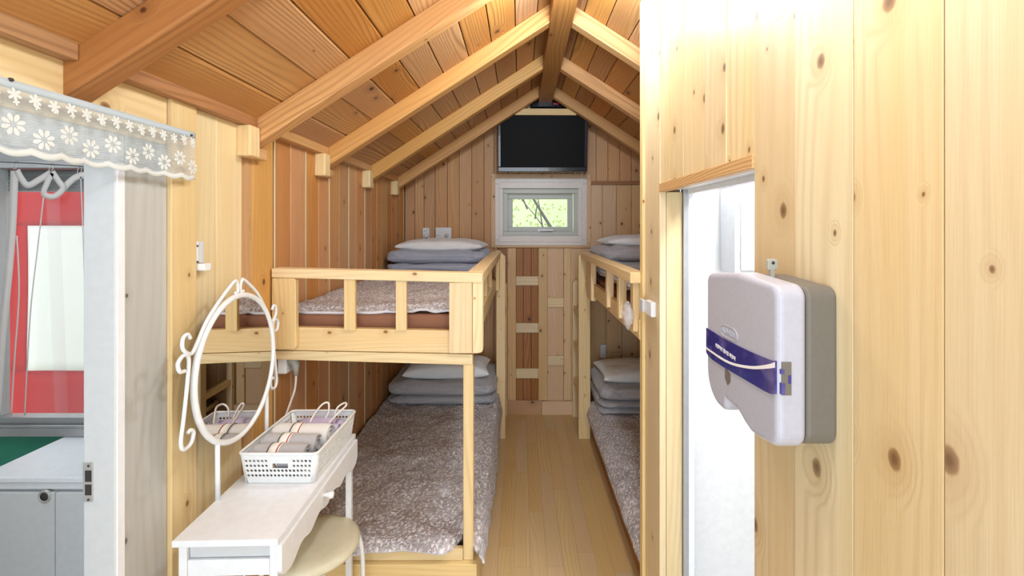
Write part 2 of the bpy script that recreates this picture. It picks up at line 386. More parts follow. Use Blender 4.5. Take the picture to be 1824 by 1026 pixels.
def text_mesh(name, body, size, mat, parent, loc, rot, ext=0.0005, sx=1.0):
    cu = bpy.data.curves.new(name, 'FONT'); cu.body = body; cu.size = size*K; cu.extrude = ext*K; cu.align_x = 'CENTER'; cu.align_y = 'CENTER'
    tmp = bpy.data.objects.new('tmp', cu); COL.objects.link(tmp)
    bpy.context.view_layer.update()
    me = bpy.data.meshes.new_from_object(tmp.evaluated_get(bpy.context.evaluated_depsgraph_get()))
    bpy.data.objects.remove(tmp)
    o = bpy.data.objects.new(name, me); COL.objects.link(o); me.materials.clear(); me.materials.append(mat)
    o.parent = parent; b = Vector(parent['wo']); o.location = (Vector(loc)-b)*K; o.rotation_euler = rot; o.scale = (sx, 1, 1)
    return o
def nz(x, y, z=0.0): return noise.noise(Vector((x, y, z)))

# ---------------------------------------------------------------- setting: shell
XL, XR, YF = -0.93, 0.475, 3.666            # left wall, partition, far wall
RX, RZ, SL = 0.19, 2.575, 0.647             # ridge x, board underside z at ridge, slope
def roofz(x): return RZ-abs(x-RX)*SL        # underside of roof boards
# floor
m = MB(); x = -1.05; r = random.Random(3)
while x < 1.5:
    y = -0.6-r.random()*0.8
    while y < 3.7:
        L = 0.78; m.box(x+0.0003, x+0.0727, max(y, -0.6), min(y+L-0.0006, 3.7), -0.02, 0, (0, 1, 0)); y += L
    x += 0.073
m.build('floor', M['floor'], kind='structure')
m = MB(); m.box(-1.05, 1.5, -0.6, 3.75, -0.05, -0.021); m.build('floor_base', M['groove'], kind='structure')
# left wall, light boards near the camera (beyond the doorway), full height planks along z
def wallplanks_x(name, X, ys, z0, z1fn, mat, th=0.015, side=1, kind='structure', g=0.0012, bev=0.0025):
    m = MB()
    for a, b in zip(ys[:-1], ys[1:]):
        j = r.uniform(-0.0008, 0.0008)
        za, zb = z1fn(a), z1fn(b)
        xs = (X+j, X+j-side*th) if True else None
        x0, x1 = min(xs), max(xs)
        m.hexa([(x0,a+g,z0),(x1,a+g,z0),(x1,b-g,z0),(x0,b-g,z0),(x0,a+g,za),(x1,a+g,za),(x1,b-g,zb),(x0,b-g,zb)], (0, 0, 1))
    return m.build(name, mat, kind=kind, bevel=bev, seg=1)
EZ = 1.86
y298, y343, y384, y430 = YL(298, XL), YL(343, XL), YL(384, XL), YL(431, XL)
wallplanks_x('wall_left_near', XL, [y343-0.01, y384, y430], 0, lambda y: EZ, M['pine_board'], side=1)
m = MB(); m.box(XL-0.10, XL-0.0155, 1.2, 3.68, 0, EZ+0.02); m.build('wall_left_backing', M['groove'], kind='structure')
m = MB(); m.box(XL-0.015, XL+0.012, y298, y343, 0, EZ-0.02); m.build('trim_1', M['pine'], kind='structure', bevel=0.002)
m = MB(); m.box(XL-0.09, XL+0.0, YL(222, XL), y298-0.001, 0, 1.716); m.build('trim_2', M['washed'], kind='structure', bevel=0.002)
m = MB(); m.box(XL-0.10, XL-0.02, YL(222, XL), y298+0.02, 1.716, EZ+.02); m.build('wall_left_header_backing', M['groove'], kind='structure')
# header boards over the doorway
m = MB(); m.box(XL-0.015, XL, -0.3, y298-0.002, 1.716, 1.764, (0, 1, 0)); m.box(XL-0.015, XL+0.001, -0.3, y298-0.002, 1.766, EZ-0.02, (0, 1, 0))
m.build('wall_left_header', M['pine'], kind='structure', bevel=0.002)
ys = [y430, YL(451, XL), YL(489, XL)]
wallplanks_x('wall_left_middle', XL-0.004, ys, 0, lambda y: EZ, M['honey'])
pxs = [491, 519, 545, 569, 587.6, 605.6, 622, 636, 650.7, 662, 672, 681, 690, 698, 706, 713, 721]
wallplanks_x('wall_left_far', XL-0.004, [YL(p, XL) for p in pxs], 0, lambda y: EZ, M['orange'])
m = MB()
for p in (490, 545.5, 587.6, 622, 650.7, 720): y = YL(p, XL); m.box(XL-0.004, XL-0.0005, y-0.003, y+0.003, 0, EZ-0.03)
m.build('trim_3', M['pine_board'], kind='structure')
# far wall
m = MB()
def back_plank(m, a, b, z0, z1=None, Y=YF, th=0.016, g=0.0012):
    za = roofz(a)+0.01 if z1 is None else z1; zb = roofz(b)+0.01 if z1 is None else z1
    if a < RX < b and z1 is None: za = zb = RZ
    m.hexa([(a+g,Y,z0),(b-g,Y,z0),(b-g,Y+th,z0),(a+g,Y+th,z0),(a+g,Y,za),(b-g,Y,zb),(b-g,Y+th,zb),(a+g,Y+th,za)], (0, 0, 1))
FX = lambda p: (p-927)*YF/811
FZ = lambda p: 1.5-(p-405)*YF/811
wx0, wx1, wz0, wz1 = FX(886), FX(1041), FZ(433), FZ(322)      # window hole
for a, b in zip([721,739,755,775,797,818,840,862,880], [739,755,775,797,818,840,862,880,886]): back_plank(m, FX(a), FX(b), 0)
for a, b in zip([886,905,926,947,968,988,1008,1028], [905,926,947,968,988,1008,1028,1041]): back_plank(m, FX(a), FX(b), wz1)
for a, b in zip([1041,1062,1083,1104,1125,1146,1167,1188,1209], [1062,1083,1104,1125,1146,1167,1188,1209,1230]): back_plank(m, FX(a), FX(b), FZ(323))
m.build('wall_back', M['gable'], kind='structure', bevel=0.0025, seg=1)
m = MB()
ZB = FZ(711)
for a, b in zip([1041,1073,1098,1125,1150,1180,1205], [1073,1098,1125,1150,1180,1205,1230]): back_plank(m, FX(a), FX(b), FZ(443), FZ(329))
for a, b in zip([1016,1052,1080,1108,1136,1164,1192], [1052,1080,1108,1136,1164,1192,1230]): back_plank(m, FX(a), FX(b), 0, FZ(443))
m.build('wall_back_pale_panel', M['panel'], kind='structure', bevel=0.002, seg=1)
m = MB(); m.box(FX(1052), FX(1230), YF-0.02, YF, FZ(329), FZ(323)); m.build('trim_4', M['rafter_dark'], kind='structure')
m = MB()
for a, b in zip([886,919,932,946], [919,932,946,959]): back_plank(m, FX(a), FX(b), 0, wz0, Y=YF+0.004)
m.build('wall_back_low', M['inset'], kind='structure', bevel=0.002, seg=1)
m = MB()
back_plank(m, FX(975), FX(1004), 0, wz0, Y=YF+0.004); back_plank(m, FX(959), FX(975), 0, wz0, Y=YF+0.004); back_plank(m, FX(1004), FX(1041), 0, wz0, Y=YF+0.004)
m.build('wall_back_low_pine', M['panel'], kind='structure', bevel=0.002, seg=1)
m = MB()
for a, b in ((904,919),(959,975),(1004,1016)): m.box(FX(a), FX(b), YF-0.014, YF+.003, FZ(712), FZ(442))
m.build('trim_5', M['panel'], kind='structure', bevel=0.0015)
m = MB()
for a, b, y0, y1 in ((919.3,958.7,492,508),(919.3,958.7,575,592),(919.3,958.7,656,673),(975.3,1003.7,530,547),(975.3,1003.7,633,650)):
    m.box(FX(a), FX(b), YF-0.013, YF+.003, FZ(y1), FZ(y0))
m.build('trim_6', M['pine_board'], kind='structure', bevel=0.0015)
m = MB(); m.box(FX(895), FX(964.5), YF-0.022, YF, 0, FZ(712)); m.build('baseboard_back_left', M['gable'], kind='structure', bevel=0.002)
m = MB(); m.box(FX(965), FX(1030), YF-0.026, YF, 0, FZ(713)); m.build('baseboard_back_right', M['panel'], kind='structure', bevel=0.002)
m = MB(); m.box(-1.05, FX(885), YF+0.02, YF+0.10, 0, RZ); m.box(FX(1042), 1.6, YF+0.02, YF+0.10, 0, RZ)
m.box(FX(885), FX(1042), YF+0.02, YF+0.10, 0, wz0); m.box(FX(885), FX(1042), YF+0.02, YF+0.10, wz1, RZ)
m.build('wall_back_outer', M['groove'], kind='structure')
# roof boards
def roof_side(name, sgn):
    m = MB(); q = 0.0; L = 1.62 if sgn < 0 else 1.62
    ca = 1/math.sqrt(1+SL*SL); sa = SL*ca; rr = random.Random(11+sgn)
    if sgn < 0: n_max = (RX-XL+0.10)/ca
    else: n_max = (1.45-RX)/ca
    while q < n_max:
        wd = rr.uniform(0.118, 0.142); e = min(q+wd, n_max); j = rr.uniform(0, 0.004)
        def pt(s_, up, y): return (RX+sgn*s_*ca, y, RZ-s_*sa+up)
        segs = [(-0.6, 0.965), (0.965, 2.16), (2.16, 3.75)]
        if rr.random() < 0.5: segs = [(-0.6, 1.6), (1.6, 3.75)]
        for y0, y1 in segs:
            a, b = q+0.0022, e-0.0022; t = 0.02
            c = [pt(a,j,y0),pt(b,j,y0),pt(b,j,y1),pt(a,j,y1),pt(a,j+t,y0),pt(b,j+t,y0),pt(b,j+t,y1),pt(a,j+t,y1)]
            if sgn < 0: c = [c[1],c[0],c[3],c[2],c[5],c[4],c[7],c[6]]
            m.hexa(c, (0, 1, 0))
        q = e
    o = m.build(name, M['roof'], kind='structure', bevel=0.003, seg=1)
    m = MB()
    def pt(s_, up, y): return (RX+sgn*s_*ca, y, RZ-s_*sa+up)
    c = [pt(0,.026,-.6),pt(n_max,.026,-.6),pt(n_max,.026,3.77),pt(0,.026,3.77),pt(0,.06,-.6),pt(n_max,.06,-.6),pt(n_max,.06,3.77),pt(0,.06,3.77)]
    if sgn < 0: c = [c[1],c[0],c[3],c[2],c[5],c[4],c[7],c[6]]
    m.hexa(c, (0, 1, 0)); m.build(name+'_outer', M['groove'], kind='structure')
roof_side('ceiling_left', -1); roof_side('ceiling_right', 1)
# rafters
RH = 0.084
n_tr = 7
ry = [0.925, 1.552, 2.125, 2.743, 3.337]
for i, y in enumerate(ry):
    for sgn in (-1, 1):
        m = MB(); xa = RX+sgn*0.052; xb = XL-0.01 if sgn < 0 else 1.42
        if sgn > 0 and y < 1.7: xb = 0.475
        za, zb = roofz(xa), roofz(xb); wd = 0.06
        c = [(xa,y,za-RH),(xb,y,zb-RH),(xb,y+wd,zb-RH),(xa,y+wd,za-RH),(xa,y,za+.003),(xb,y,zb+.003),(xb,y+wd,zb+.003),(xa,y+wd,za+.003)]
        if sgn < 0: c = [c[1],c[0],c[3],c[2],c[5],c[4],c[7],c[6]]
        m.hexa(c, (1, 0, sgn*-SL))
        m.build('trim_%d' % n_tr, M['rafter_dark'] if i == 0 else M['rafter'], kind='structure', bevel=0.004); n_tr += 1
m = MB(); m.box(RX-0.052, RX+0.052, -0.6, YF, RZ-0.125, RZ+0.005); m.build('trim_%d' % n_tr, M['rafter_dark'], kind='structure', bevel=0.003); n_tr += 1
# wall plate between the rafters, with a block under each rafter
edges = [-0.6]+[v for y in ry for v in (y, y+0.06)]+[YF]
for a, b in zip(edges[0::2], edges[1::2]):
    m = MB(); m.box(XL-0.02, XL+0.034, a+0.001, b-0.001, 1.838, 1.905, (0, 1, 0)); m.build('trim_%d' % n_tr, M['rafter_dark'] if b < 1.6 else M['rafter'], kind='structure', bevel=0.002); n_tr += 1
for y in ry[1:]:
    m = MB(); m.box(XL-0.005, XL+0.045, y-0.062, y-0.002, 1.735, 1.838, (0, 0, 1)); m.build('trim_%d' % n_tr, M['bunk'], kind='structure', bevel=0.006); n_tr += 1
    m = MB(); m.box(XL-0.005, XL+0.03, y-0.001, y+0.07, 1.735, 1.775, (0, 1, 0)); m.build('trim_%d' % n_tr, M['rafter'], kind='structure', bevel=0.006); n_tr += 1
# partition (right wall) with the bathroom doorway
def YR(px, X=XR): return 811*X/(px-927)
yd0, yd1 = YR(1343), YR(1176)
yw = [yd0]
while yw[-1] > -0.7: yw.append(yw[-1]-0.1385)
yw = yw[::-1]
wallplanks_x('wall_right_near', XR, yw, 0, lambda y: roofz(XR)+0.02, M['pine'], side=-1, th=0.02, bev=0.0004, g=0.0007)
ys = [YR(p) for p in (1343, 1291, 1253, 1215, 1190, 1176)]
wallplanks_x('wall_right_over_door', XR+0.004, ys, 1.648, lambda y: roofz(XR)+0.02, M['pine'], side=-1, th=0.02, g=0.001, bev=0.001)
m = MB(); m.box(XR-0.004, XR+0.022, yd0-0.0, yd1, 1.620, 1.648, (0, 1, 0)); m.build('trim_%d' % n_tr, M['lintel'], kind='structure', bevel=0.0015); n_tr += 1
m = MB(); m.box(XR-0.002, XR+0.02, yd1, YR(1150), 0, 2.36); m.build('trim_%d' % n_tr, M['pine'], kind='structure', bevel=0.002); n_tr += 1
m = MB(); m.box(XR-0.012, XR+0.05, YR(1150)+0.001, YR(1150)+0.038, 0, 2.37); m.build('trim_%d' % n_tr, M['bunk'], kind='structure', bevel=0.002); n_tr += 1
m = MB(); m.box(XR+0.021, XR+0.075, yd1, yd1+0.02, 0, 1.62); m.build('trim_%d' % n_tr, M['pine'], kind='structure', bevel=0.002); n_tr += 1
m = MB(); m.box(XR+0.022, XR+0.075, -0.6, yd0-0.002, 0, 2.4); m.box(XR+0.026, XR+0.075, yd0-.002, 1.74, 1.67, 2.4); m.box(XR+0.022, XR+0.075, yd1+.021, 1.74, 0, 1.67)
m.build('wall_right_core', M['groove'], kind='structure')
# bathroom
m = MB(); BX0, BX1, BY0, BY1 = XR+0.078, 1.45, 0.1, 1.70
m.box(BX0, BX1, BY1, BY1+0.02, 0, 2.12); m.box(BX1, BX1+0.02, BY0, BY1, 0, 2.12); m.box(BX0, BX1, BY0-0.02, BY0, 0, 2.12)
m.box(BX0, BX1, BY0, BY1, 2.1, 2.12); m.box(BX0-.001, BX0+0.002, BY0, yd0, 0, 2.1); m.box(BX0, BX0+0.002, yd0, yd1, 1.66, 2.1)
m.build('wall_bathroom', M['bath'], kind='structure')
m = MB(); m.box(BX0, BX1, BY0, BY1, 0.0, 0.004); m.build('floor_bathroom', M['frame_white'], kind='structure')
dr = thing('door_1', 'white bathroom door frame inside the pine doorway', 'door frame', (XR+0.06, yd1, 0)); dr['kind'] = 'structure'
m = MB(); m.box(XR+0.076, XR+0.094, yd1-0.01, yd1+0.02, 0, 1.63); m.build('jamb', M['alu'], dr, bevel=0.001)
m = MB(); m.box(XR+0.094, XR+0.112, yd1-0.004, yd1+0.02, 0, 1.63); m.box(XR+0.112, XR+0.118, yd1+0.004, yd1+.02, 0, 1.63); m.build('jamb', M['white'], dr, bevel=0.001)
m = MB(); m.box(XR+0.024, XR+0.115, yd0, yd1, 1.628, 1.645); m.box(XR+0.09, XR+0.115, yd0, yd1, 1.612, 1.628); m.build('head', M['white'], dr, bevel=0.001)
cb = thing('bathroom_cabinet', 'white wall cabinet on the bathroom wall seen through the doorway', 'cabinet', (1.0, 1.6, 1.33))
cxl = (1309-927)*1.58/811
m = MB(); m.box(cxl, 1.3, 1.58, 1.698, 1.34, 1.645); m.build('body', M['white'], cb, bevel=0.002)
m = MB(); m.box(cxl+0.018, 1.29, 1.572, 1.579, 1.35, 1.635); m.build('door', M['frame_white'], cb, bevel=0.002)

# ---------------------------------------------------------------- far window
wn = thing('window_1', 'small white awning window in a pine surround', 'window', (FX(963), YF, FZ(440))); wn['kind'] = 'structure'
def ring(m, x0, x1, z0, z1, t, y0, y1, X=None):
    tl, tr, tb, tt = t if isinstance(t, tuple) else (t,)*4
    m.box(x0, x1, y0, y1, z0, z0+tb, (1,0,0)); m.box(x0, x1, y0, y1, z1-tt, z1, (1,0,0))
    m.box(x0, x0+tl, y0, y1, z0+tb, z1-tt, (0,0,1)); m.box(x1-tr, x1, y0, y1, z0+tb, z1-tt, (0,0,1))
m = MB(); ring(m, FX(875), FX(1052), FZ(441), FZ(310), 0.040, YF-0.022, YF); m.build('casing', M['panel'], wn, bevel=0.002)
m = MB(); ring(m, FX(882), FX(1045), FZ(437), FZ(318), 0.046, YF-0.030, YF+0.03); m.build('outer_frame', M['vinyl_frame'], wn, bevel=0.003)
m = MB(); ring(m, FX(889), FX(1036), FZ(431), FZ(325), (0.034, 0.034, 0.05, 0.05), YF-0.036, YF-0.022); m.build('screen_frame', M['vinyl_frame'], wn, bevel=0.003)
m = MB(); ring(m, FX(893), FX(1034), FZ(424), FZ(333), (0.052, 0.052, 0.052, 0.052), YF+0.0, YF+0.05); m.build('inner_frame', M['vinyl_grey'], wn, bevel=0.003)
sx0, sx1, sz0, sz1 = FX(903), FX(1022), FZ(414), FZ(344)
m = MB(); ring(m, sx0, sx1, sz0, sz1, 0.045, YF+0.05, YF+0.085); m.build('sash', M['vinyl_grey'], wn, bevel=0.003)
m = MB(); m.box(sx0+0.04, sx1-0.04, YF+0.066, YF+0.070, sz0+0.04, sz1-0.04); m.build('glass', M['glass'], wn)
m = MB(); m.box(FX(962), FX(985), YF-0.040, YF+0.052, FZ(411.5), FZ(408.5)); m.box(FX(958), FX(972), YF+0.03, YF+0.05, FZ(413), FZ(408)); m.build('handle', M['white'], wn, bevel=0.002)
m = MB(); m.box(FX(896), FX(912), YF-0.038, YF-0.0362, FZ(334), FZ(329.5)); m.build('sticker', M['paper'], wn)
m = MB(); m.box(FX(1035), FX(1036), YF-0.04, YF-0.036, FZ(339), FZ(306)); m.build('pull_cord', M['cord'], wn)
m = MB(); m.box(-3.2, -1.06, 1.76, 3.0, -0.03, 0.0); m.box(-3.2, 4.0, 3.78, 9.0, -0.03, 0.0); m.build('ground', M['hedge'], kind='structure')
# tree and bank outside the far window
tr = thing('tree', 'bare branching tree with pale green leaves outside the small window', 'tree', (0.3, 5.6, 0.0))
m = MB(); rr = random.Random(5)
m.tube([(0.75, 5.7, 0), (0.62, 5.6, 1.0), (0.36, 5.4, 1.5), (-0.02, 5.2, 2.1)], [0.06, 0.05, 0.02, 0.008], 8)
for i in range(9):
    a = Vector((0.62-0.09*i, 5.55-0.05*i, 1.05+0.11*i)); d = Vector((rr.uniform(-0.7, 0.6), rr.uniform(-.2, .2), rr.uniform(0.1, 0.9)))
    m.tube([a, a+d*0.4+Vector((0, 0, .03)), a+d*0.8], [0.010, 0.006, 0.003], 6)
m.build('branches', M['trunk'], tr)
m = MB()
for i in range(420):
    c = Vector((rr.uniform(-0.5, 1.3), rr.uniform(5.3, 6.0), rr.uniform(1.2, 2.4))); a = rr.uniform(0, 2*PI); t = rr.uniform(-.6, .6)
    d1 = Vector((math.cos(a), 0.3*t, math.sin(a)))*0.025; d2 = Vector((-math.sin(a), t, math.cos(a)))*0.012
    v = [m.bm.verts.new(c+p) for p in (d1, d2, -d1, -d2)]; f = m.bm.faces.new(v); m._uv([f], (1, 0, 0))
lf = m.build('leaves', M['leaf'], tr); lf['kind'] = 'stuff'
m = MB(); m.grid(30, 12, lambda u, v: (-2.5+6*u, 7.2+v*1.5+0.3*nz(u*9, v*7), -0.3+v*4+0.25*nz(u*12, v*9, 3)), (6, 4))
tag(m.build('hedge', M['hedge']), 'pale sunlit hillside foliage beyond the small window', 'hedge')['kind'] = 'stuff'

# ---------------------------------------------------------------- left doorway, annex room
fr = thing('door_2', 'white door frame of the left doorway with a metal strike plate', 'door frame', (XL-0.05, YL(205, XL), 0)); fr['kind'] = 'structure'
yj = YL(205, XL)
m = MB(); m.box(XL-0.073, XL, yj, YL(222, XL), 0, 1.65); m.build('jamb', M['frame_white'], fr, bevel=0.0025)
m = MB(); m.box(XL-0.01, XL+0.003, YL(207, XL), YL(221, XL), 0, 1.65); m.build('casing', M['white'], fr, bevel=0.0015)
m = MB(); m.box(XL-0.073, XL-0.001, -0.3, YL(222, XL), 1.65, 1.716, (0, 1, 0)); m.build('head', M['frame_white'], fr, bevel=0.002)
jx = lambda p: (p-927)*yj/811
jz = lambda p: 1.5-(p-405)*yj/811
pl = MB(); 
pl.box(jx(149), jx(166), yj-0.0025, yj-0.0001, jz(893), jz(823)); plo = pl.build('strike_plate', M['metal'], fr, bevel=0.0008)
m = MB(); m.box(jx(153.5), jx(165), yj-0.003, yj-0.0024, jz(857), jz(837)); m.box(jx(153.5), jx(165), yj-0.003, yj-0.0024, jz(881), jz(862))
m.build('keeper_hole', M['dark'], plo)
m = MB(); m.lathe([(0, -.004), (.0022, -.004), (.003, -.0024)], (jx(159.5), yj, jz(829)), 'y', 12); m.lathe([(0, -.004), (.0022, -.004), (.003, -.0024)], (jx(159.5), yj, jz(889)), 'y', 12)
m.build('screw', M['dark'], plo)
AY = 1.72
ax = lambda p: (p-927)*AY/811
az = lambda p: 1.5-(p-405)*AY/811
AX0 = XL-0.10
wzb, wzt, wxl, wxr = az(772), az(288), ax(-14), ax(240)
m = MB(); m.box(-2.35, AX0, AY, AY+0.03, 0, wzb); m.box(-2.35, wxl, AY, AY+0.03, wzb, wzt); m.box(wxr, AX0, AY, AY+0.03, wzb, wzt)
m.build('wall_annex_back', M['green_wall'], kind='structure')
m = MB(); m.box(-2.35, AX0, AY, AY+0.03, wzt, 2.0); m.box(-2.37, -2.35, 0.2, AY, 0, 2.0); m.box(-2.35, AX0, 0.18, 0.2, 0, 2.0); m.box(-2.35, AX0, 0.2, AY, 1.98, 2.0); m.box(AX0-0.005, AX0, 1.12, AY, 0, 1.98); m.box(AX0-0.005, AX0, .2, 1.12, 1.72, 1.98)
m.build('wall_annex_side', M['frame_white'], kind='structure')
m = MB(); m.box(-2.35, XL-0.005, 0.2, AY, -0.02, -0.001); m.build('floor_annex', M['alu'], kind='structure')
aw = thing('window_2', 'grey aluminium window of the side room', 'window', (-1.6, AY, wzb)); aw['kind'] = 'structure'
m = MB(); m.box(wxl, wxr, AY-0.03, AY+0.03, az(772), az(757)); m.box(wxl, wxr, AY-0.012, AY+0.03, az(757), az(741)); m.box(wxl, wxr, AY-0.03, AY-.02, az(757), az(752)); m.build('sill', M['alu'], aw, bevel=0.003)
m = MB(); m.box(wxl, wxl+0.035, AY-0.01, AY+0.03, az(741), az(300)); m.box(wxr-0.035, wxr, AY-0.01, AY+0.03, az(741), az(300)); m.box(wxl, wxr, AY-0.02, AY+0.03, az(300), wzt); m.build('frame', M['frame_white'], aw, bevel=0.002)
m = MB(); m.box(wxl+.035, wxr-.035, AY+0.012, AY+0.016, az(741), az(300)); m.build('glass', M['glass'], aw)
m = MB()
for i in range(6): 
    z1 = az(301+i*6.5); m.lathe([(0, wxl+.03), (0.0085, wxl+.03), (0.0085, wxr-.03), (0, wxr-.03)], (0, AY+0.03, z1-0.007), 'x', 10)
m.build('roller_shutter', M['shutter'], aw)
# awning outside
BY = 2.15
bx = lambda p: (p-927)*BY/811
bz = lambda p: 1.5-(p-405)*BY/811
bn = thing('awning', 'red tent awning with a white panel outside the side room window', 'awning', (bx(60), BY, 0))
def wv(x, z): return BY+0.012*nz(x*5, z*3)
def sheet(m, x0, x1, z0, z1, dy=0): m.grid(12, 12, lambda u, v: (x0+(x1-x0)*u, wv(x0+(x1-x0)*u, z0+(z1-z0)*v)+dy, z0+(z1-z0)*v), (x1-x0, z1-z0))
m = MB(); xa, xb, za, zb = bx(8), bx(330), 0.001, bz(250)
px0, px1, pz0, pz1 = bx(50), bx(300), bz(660), bz(402)
sheet(m, xa, xb, za, pz0); sheet(m, xa, xb, pz1, zb); sheet(m, xa, px0, pz0, pz1); sheet(m, px1, xb, pz0, pz1)
m.build('red_sheet', M['banner_red'], bn, solid=0.002)
m = MB(); sheet(m, px0-.01, px1+.01, pz0-.01, pz1+.01, 0.004); m.build('white_panel', M['banner_white'], bn, solid=0.002)
# clear curtain with white hems
CY = 1.60
cp = lambda x, y, d=0.0: P(x, y, CY+d)
ct = thing('clear_curtain', 'clear vinyl curtain with white hems gathered on rings across the side room window', 'curtain', cp(80, 740))
m = MB(); m.tube([cp(-60, 286), cp(60, 291), cp(220, 301)], 0.0016, 6); m.build('curtain_wire', M['dark'], ct)
for x, y in ((28, 290), (92, 294), (142, 299)):
    m = MB(); m.tube([cp(x, y)+Vector((0.010*math.cos(a)*0.7, 0.004*math.sin(a), -0.008+0.016*math.sin(a))) for a in [2*PI*k/14 for k in range(14)]], 0.0013, 6, closed=True)
    m.build('ring', M['metal'], ct)
def ribbon(m, pts, wdt, thick=0.0012):
    pts = [Vector(p) for p in pts]
    for i in range(len(pts)-1):
        pass
    L = []
    for i, p in enumerate(pts):
        d = (pts[min(i+1, len(pts)-1)]-pts[max(i-1, 0)]).normalized(); s_ = Vector((-d.z, 0, d.x))*wdt/2
        L.append((p+s_, p-s_))
    for k in range(len(L)-1):
        a, b = L[k]; c, d = L[k+1]
        f = m.bm.faces.new([m.bm.verts.new(q) for q in (a, b, d, c)]); f.smooth = True; m._uv([f], (1, 0, 0))
def smooth_pts(pts, n=6):
    pts = [Vector(p) for p in pts]; out = []
    for i in range(len(pts)-1):
        p0, p1, p2, p3 = pts[max(i-1, 0)], pts[i], pts[i+1], pts[min(i+2, len(pts)-1)]
        for k in range(n):
            t = k/n; out.append(0.5*((2*p1)+(p2-p0)*t+(2*p0-5*p1+4*p2-p3)*t*t+(3*p1-p0-3*p2+p3)*t**3))
    out.append(pts[-1]); return out
hems = [([(26,304),(22,400),(14,500),(4,600),(-6,740)], 0.028, 0.0), ([(30,303),(38,318),(50,330),(70,320),(90,308)], 0.022, -0.004),
        ([(93,306),(104,322),(112,336),(96,350),(78,345),(84,326),(92,308)], 0.020, -0.008), ([(112,338),(124,324),(142,313),(170,312),(220,316)], 0.022, -0.004),
        ([(30,420),(34,520),(26,640),(20,740)], 0.005, -0.004), ([(78,350),(66,450),(54,560),(44,740)], 0.004, -0.006), ([(144,315),(148,420),(152,560),(152,740)], 0.004, -0.004)]
m = MB()
for pts, wd, d in hems: ribbon(m, smooth_pts([cp(a, b, d) for a, b in pts]), wd)
m.build('hem', M['hem'], ct, solid=0.001, weld=True)
m = MB()
def cs(u, v):
    x = 10+230*u; top = 304+26*abs(math.sin(PI*(x-28)/62)) if x < 150 else 314
    y = top+(742-top)*v
    return cp(x, y, 0.012*math.sin(u*17+v*1.2)*(0.4+0.6*v)+0.008*nz(u*8, v*3)+0.01)
m.grid(60, 20, cs, (0.5, 0.9)); m.build('vinyl_sheet', M['clear_vinyl'], ct)
m = MB(); m.grid(10, 12, lambda u, v: cp(82+24*u+16*v, 350+392*v, -0.01+0.006*math.sin(u*PI)), (0.1, 0.9)); m.build('fold', M['clear_vinyl'], ct)
# white cabinet in the annex
cy0, cz = 1.42, 0.72
cx0, cx1 = -1.70, -1.045
cbn = thing('storage_cabinet', 'white cabinet with a round flush pull standing under the side room window', 'cabinet', (-1.4, 1.56, 0))
m = MB(); m.box(cx0+0.01, cx1-0.005, cy0+0.02, AY-0.02, 0, cz-0.045); m.build('body', M['frame_white'], cbn, bevel=0.002)
m = MB(); m.box(cx0, cx1, cy0, AY-0.012, cz-0.018, cz); m.box(cx0+.006, cx1-.002, cy0+0.008, AY-0.015, cz-0.042, cz-0.022); m.build('top', M['white'], cbn, bevel=0.003)
xs_ = -832*cy0/811
m = MB(); m.box(cx0+0.012, xs_-0.001, cy0+0.004, cy0+0.02, 0.05, cz-0.05); d1 = m.build('door', M['frame_white'], cbn, bevel=0.002)
m = MB(); m.box(xs_+0.002, cx1-0.008, cy0+0.004, cy0+0.02, 0.05, cz-0.05); m.build('door', M['frame_white'], cbn, bevel=0.002)
m = MB(); pc = P(77, 886, cy0); m.lathe([(0.012, 0.006), (0.013, -.001), (0.017, -0.003), (0.0205, 0.0), (0.021, 0.005)], (pc.x, cy0+0.003, pc.z), 'y', 28); m.build('flush_pull', M['metal'], d1)
m = MB(); m.lathe([(0, 0.002), (0.0135, 0.002), (.0135, 0.004), (0, .004)], (pc.x, cy0, pc.z), 'y', 24); m.build('pull_recess', M['dark'], d1)

# ---------------------------------------------------------------- lace valance over the left doorway
VX = XL+0.035
lv = thing('lace_valance', 'white lace valance with flower motifs pinned above the left doorway', 'valance', (VX, 0.9, 1.63))
vy = lambda p: 811*VX/(p-927)
ye = vy(347); zs_ = VX/-0.965          # heights rescale with the plane's distance
def vz(px, py): return 1.5-(py-405)*vy(px)/811
def dx(y, z): return VX+0.004*math.sin(y*38)*max(0, (1.77-z)*6)+0.002
ztop, zhem, zbot = vz(347, 237), vz(347, 247), vz(347, 322)
def scal(y): return zbot+0.004-0.0065*abs(math.sin(PI*y/0.052))
m = MB(); m.grid(120, 8, lambda u, v: (dx(.2+(ye-.2)*u, 0 if 0 else zhem+(scal(.2+(ye-.2)*u)+0.010-zhem)*v), .2+(ye-.2)*u, zhem+(scal(.2+(ye-.2)*u)+0.010-zhem)*v), (1, .15)); m.build('net', M['net'], lv)
m = MB(); m.grid(60, 2, lambda u, v: (VX+0.001, .2+(ye-.2)*u, zhem+(ztop-zhem)*v), (1, .03)); m.build('top_hem', M['lace_hem'], lv, solid=0.002)
m = MB(); m.grid(160, 2, lambda u, v: (dx(.2+(ye-.2)*u, 1.6), .2+(ye-.2)*u, scal(.2+(ye-.2)*u)+0.013*(1-v)), (1, .03)); m.build('scalloped_edge', M['lace'], lv, solid=0.001)
def petal(m, cy, cz, a, r0, r1, wd):
    pts = []
    for t, h in ((0, 0.15), (.25, .7), (.6, 1), (.85, .7), (1, 0.05), (.85, -.7), (.6, -1), (.25, -.7), (0, -.15)):
        rr_ = r0+(r1-r0)*t; y = cy+rr_*math.cos(a)-h*wd*math.sin(a); z = cz+rr_*math.sin(a)+h*wd*math.cos(a)
        pts.append(m.bm.verts.new((dx(y, z)+0.0012, y, z)))
    f = m.bm.faces.new(pts); m._uv([f], (0, 1, 0))
m = MB(); y = vy(341); i = 0
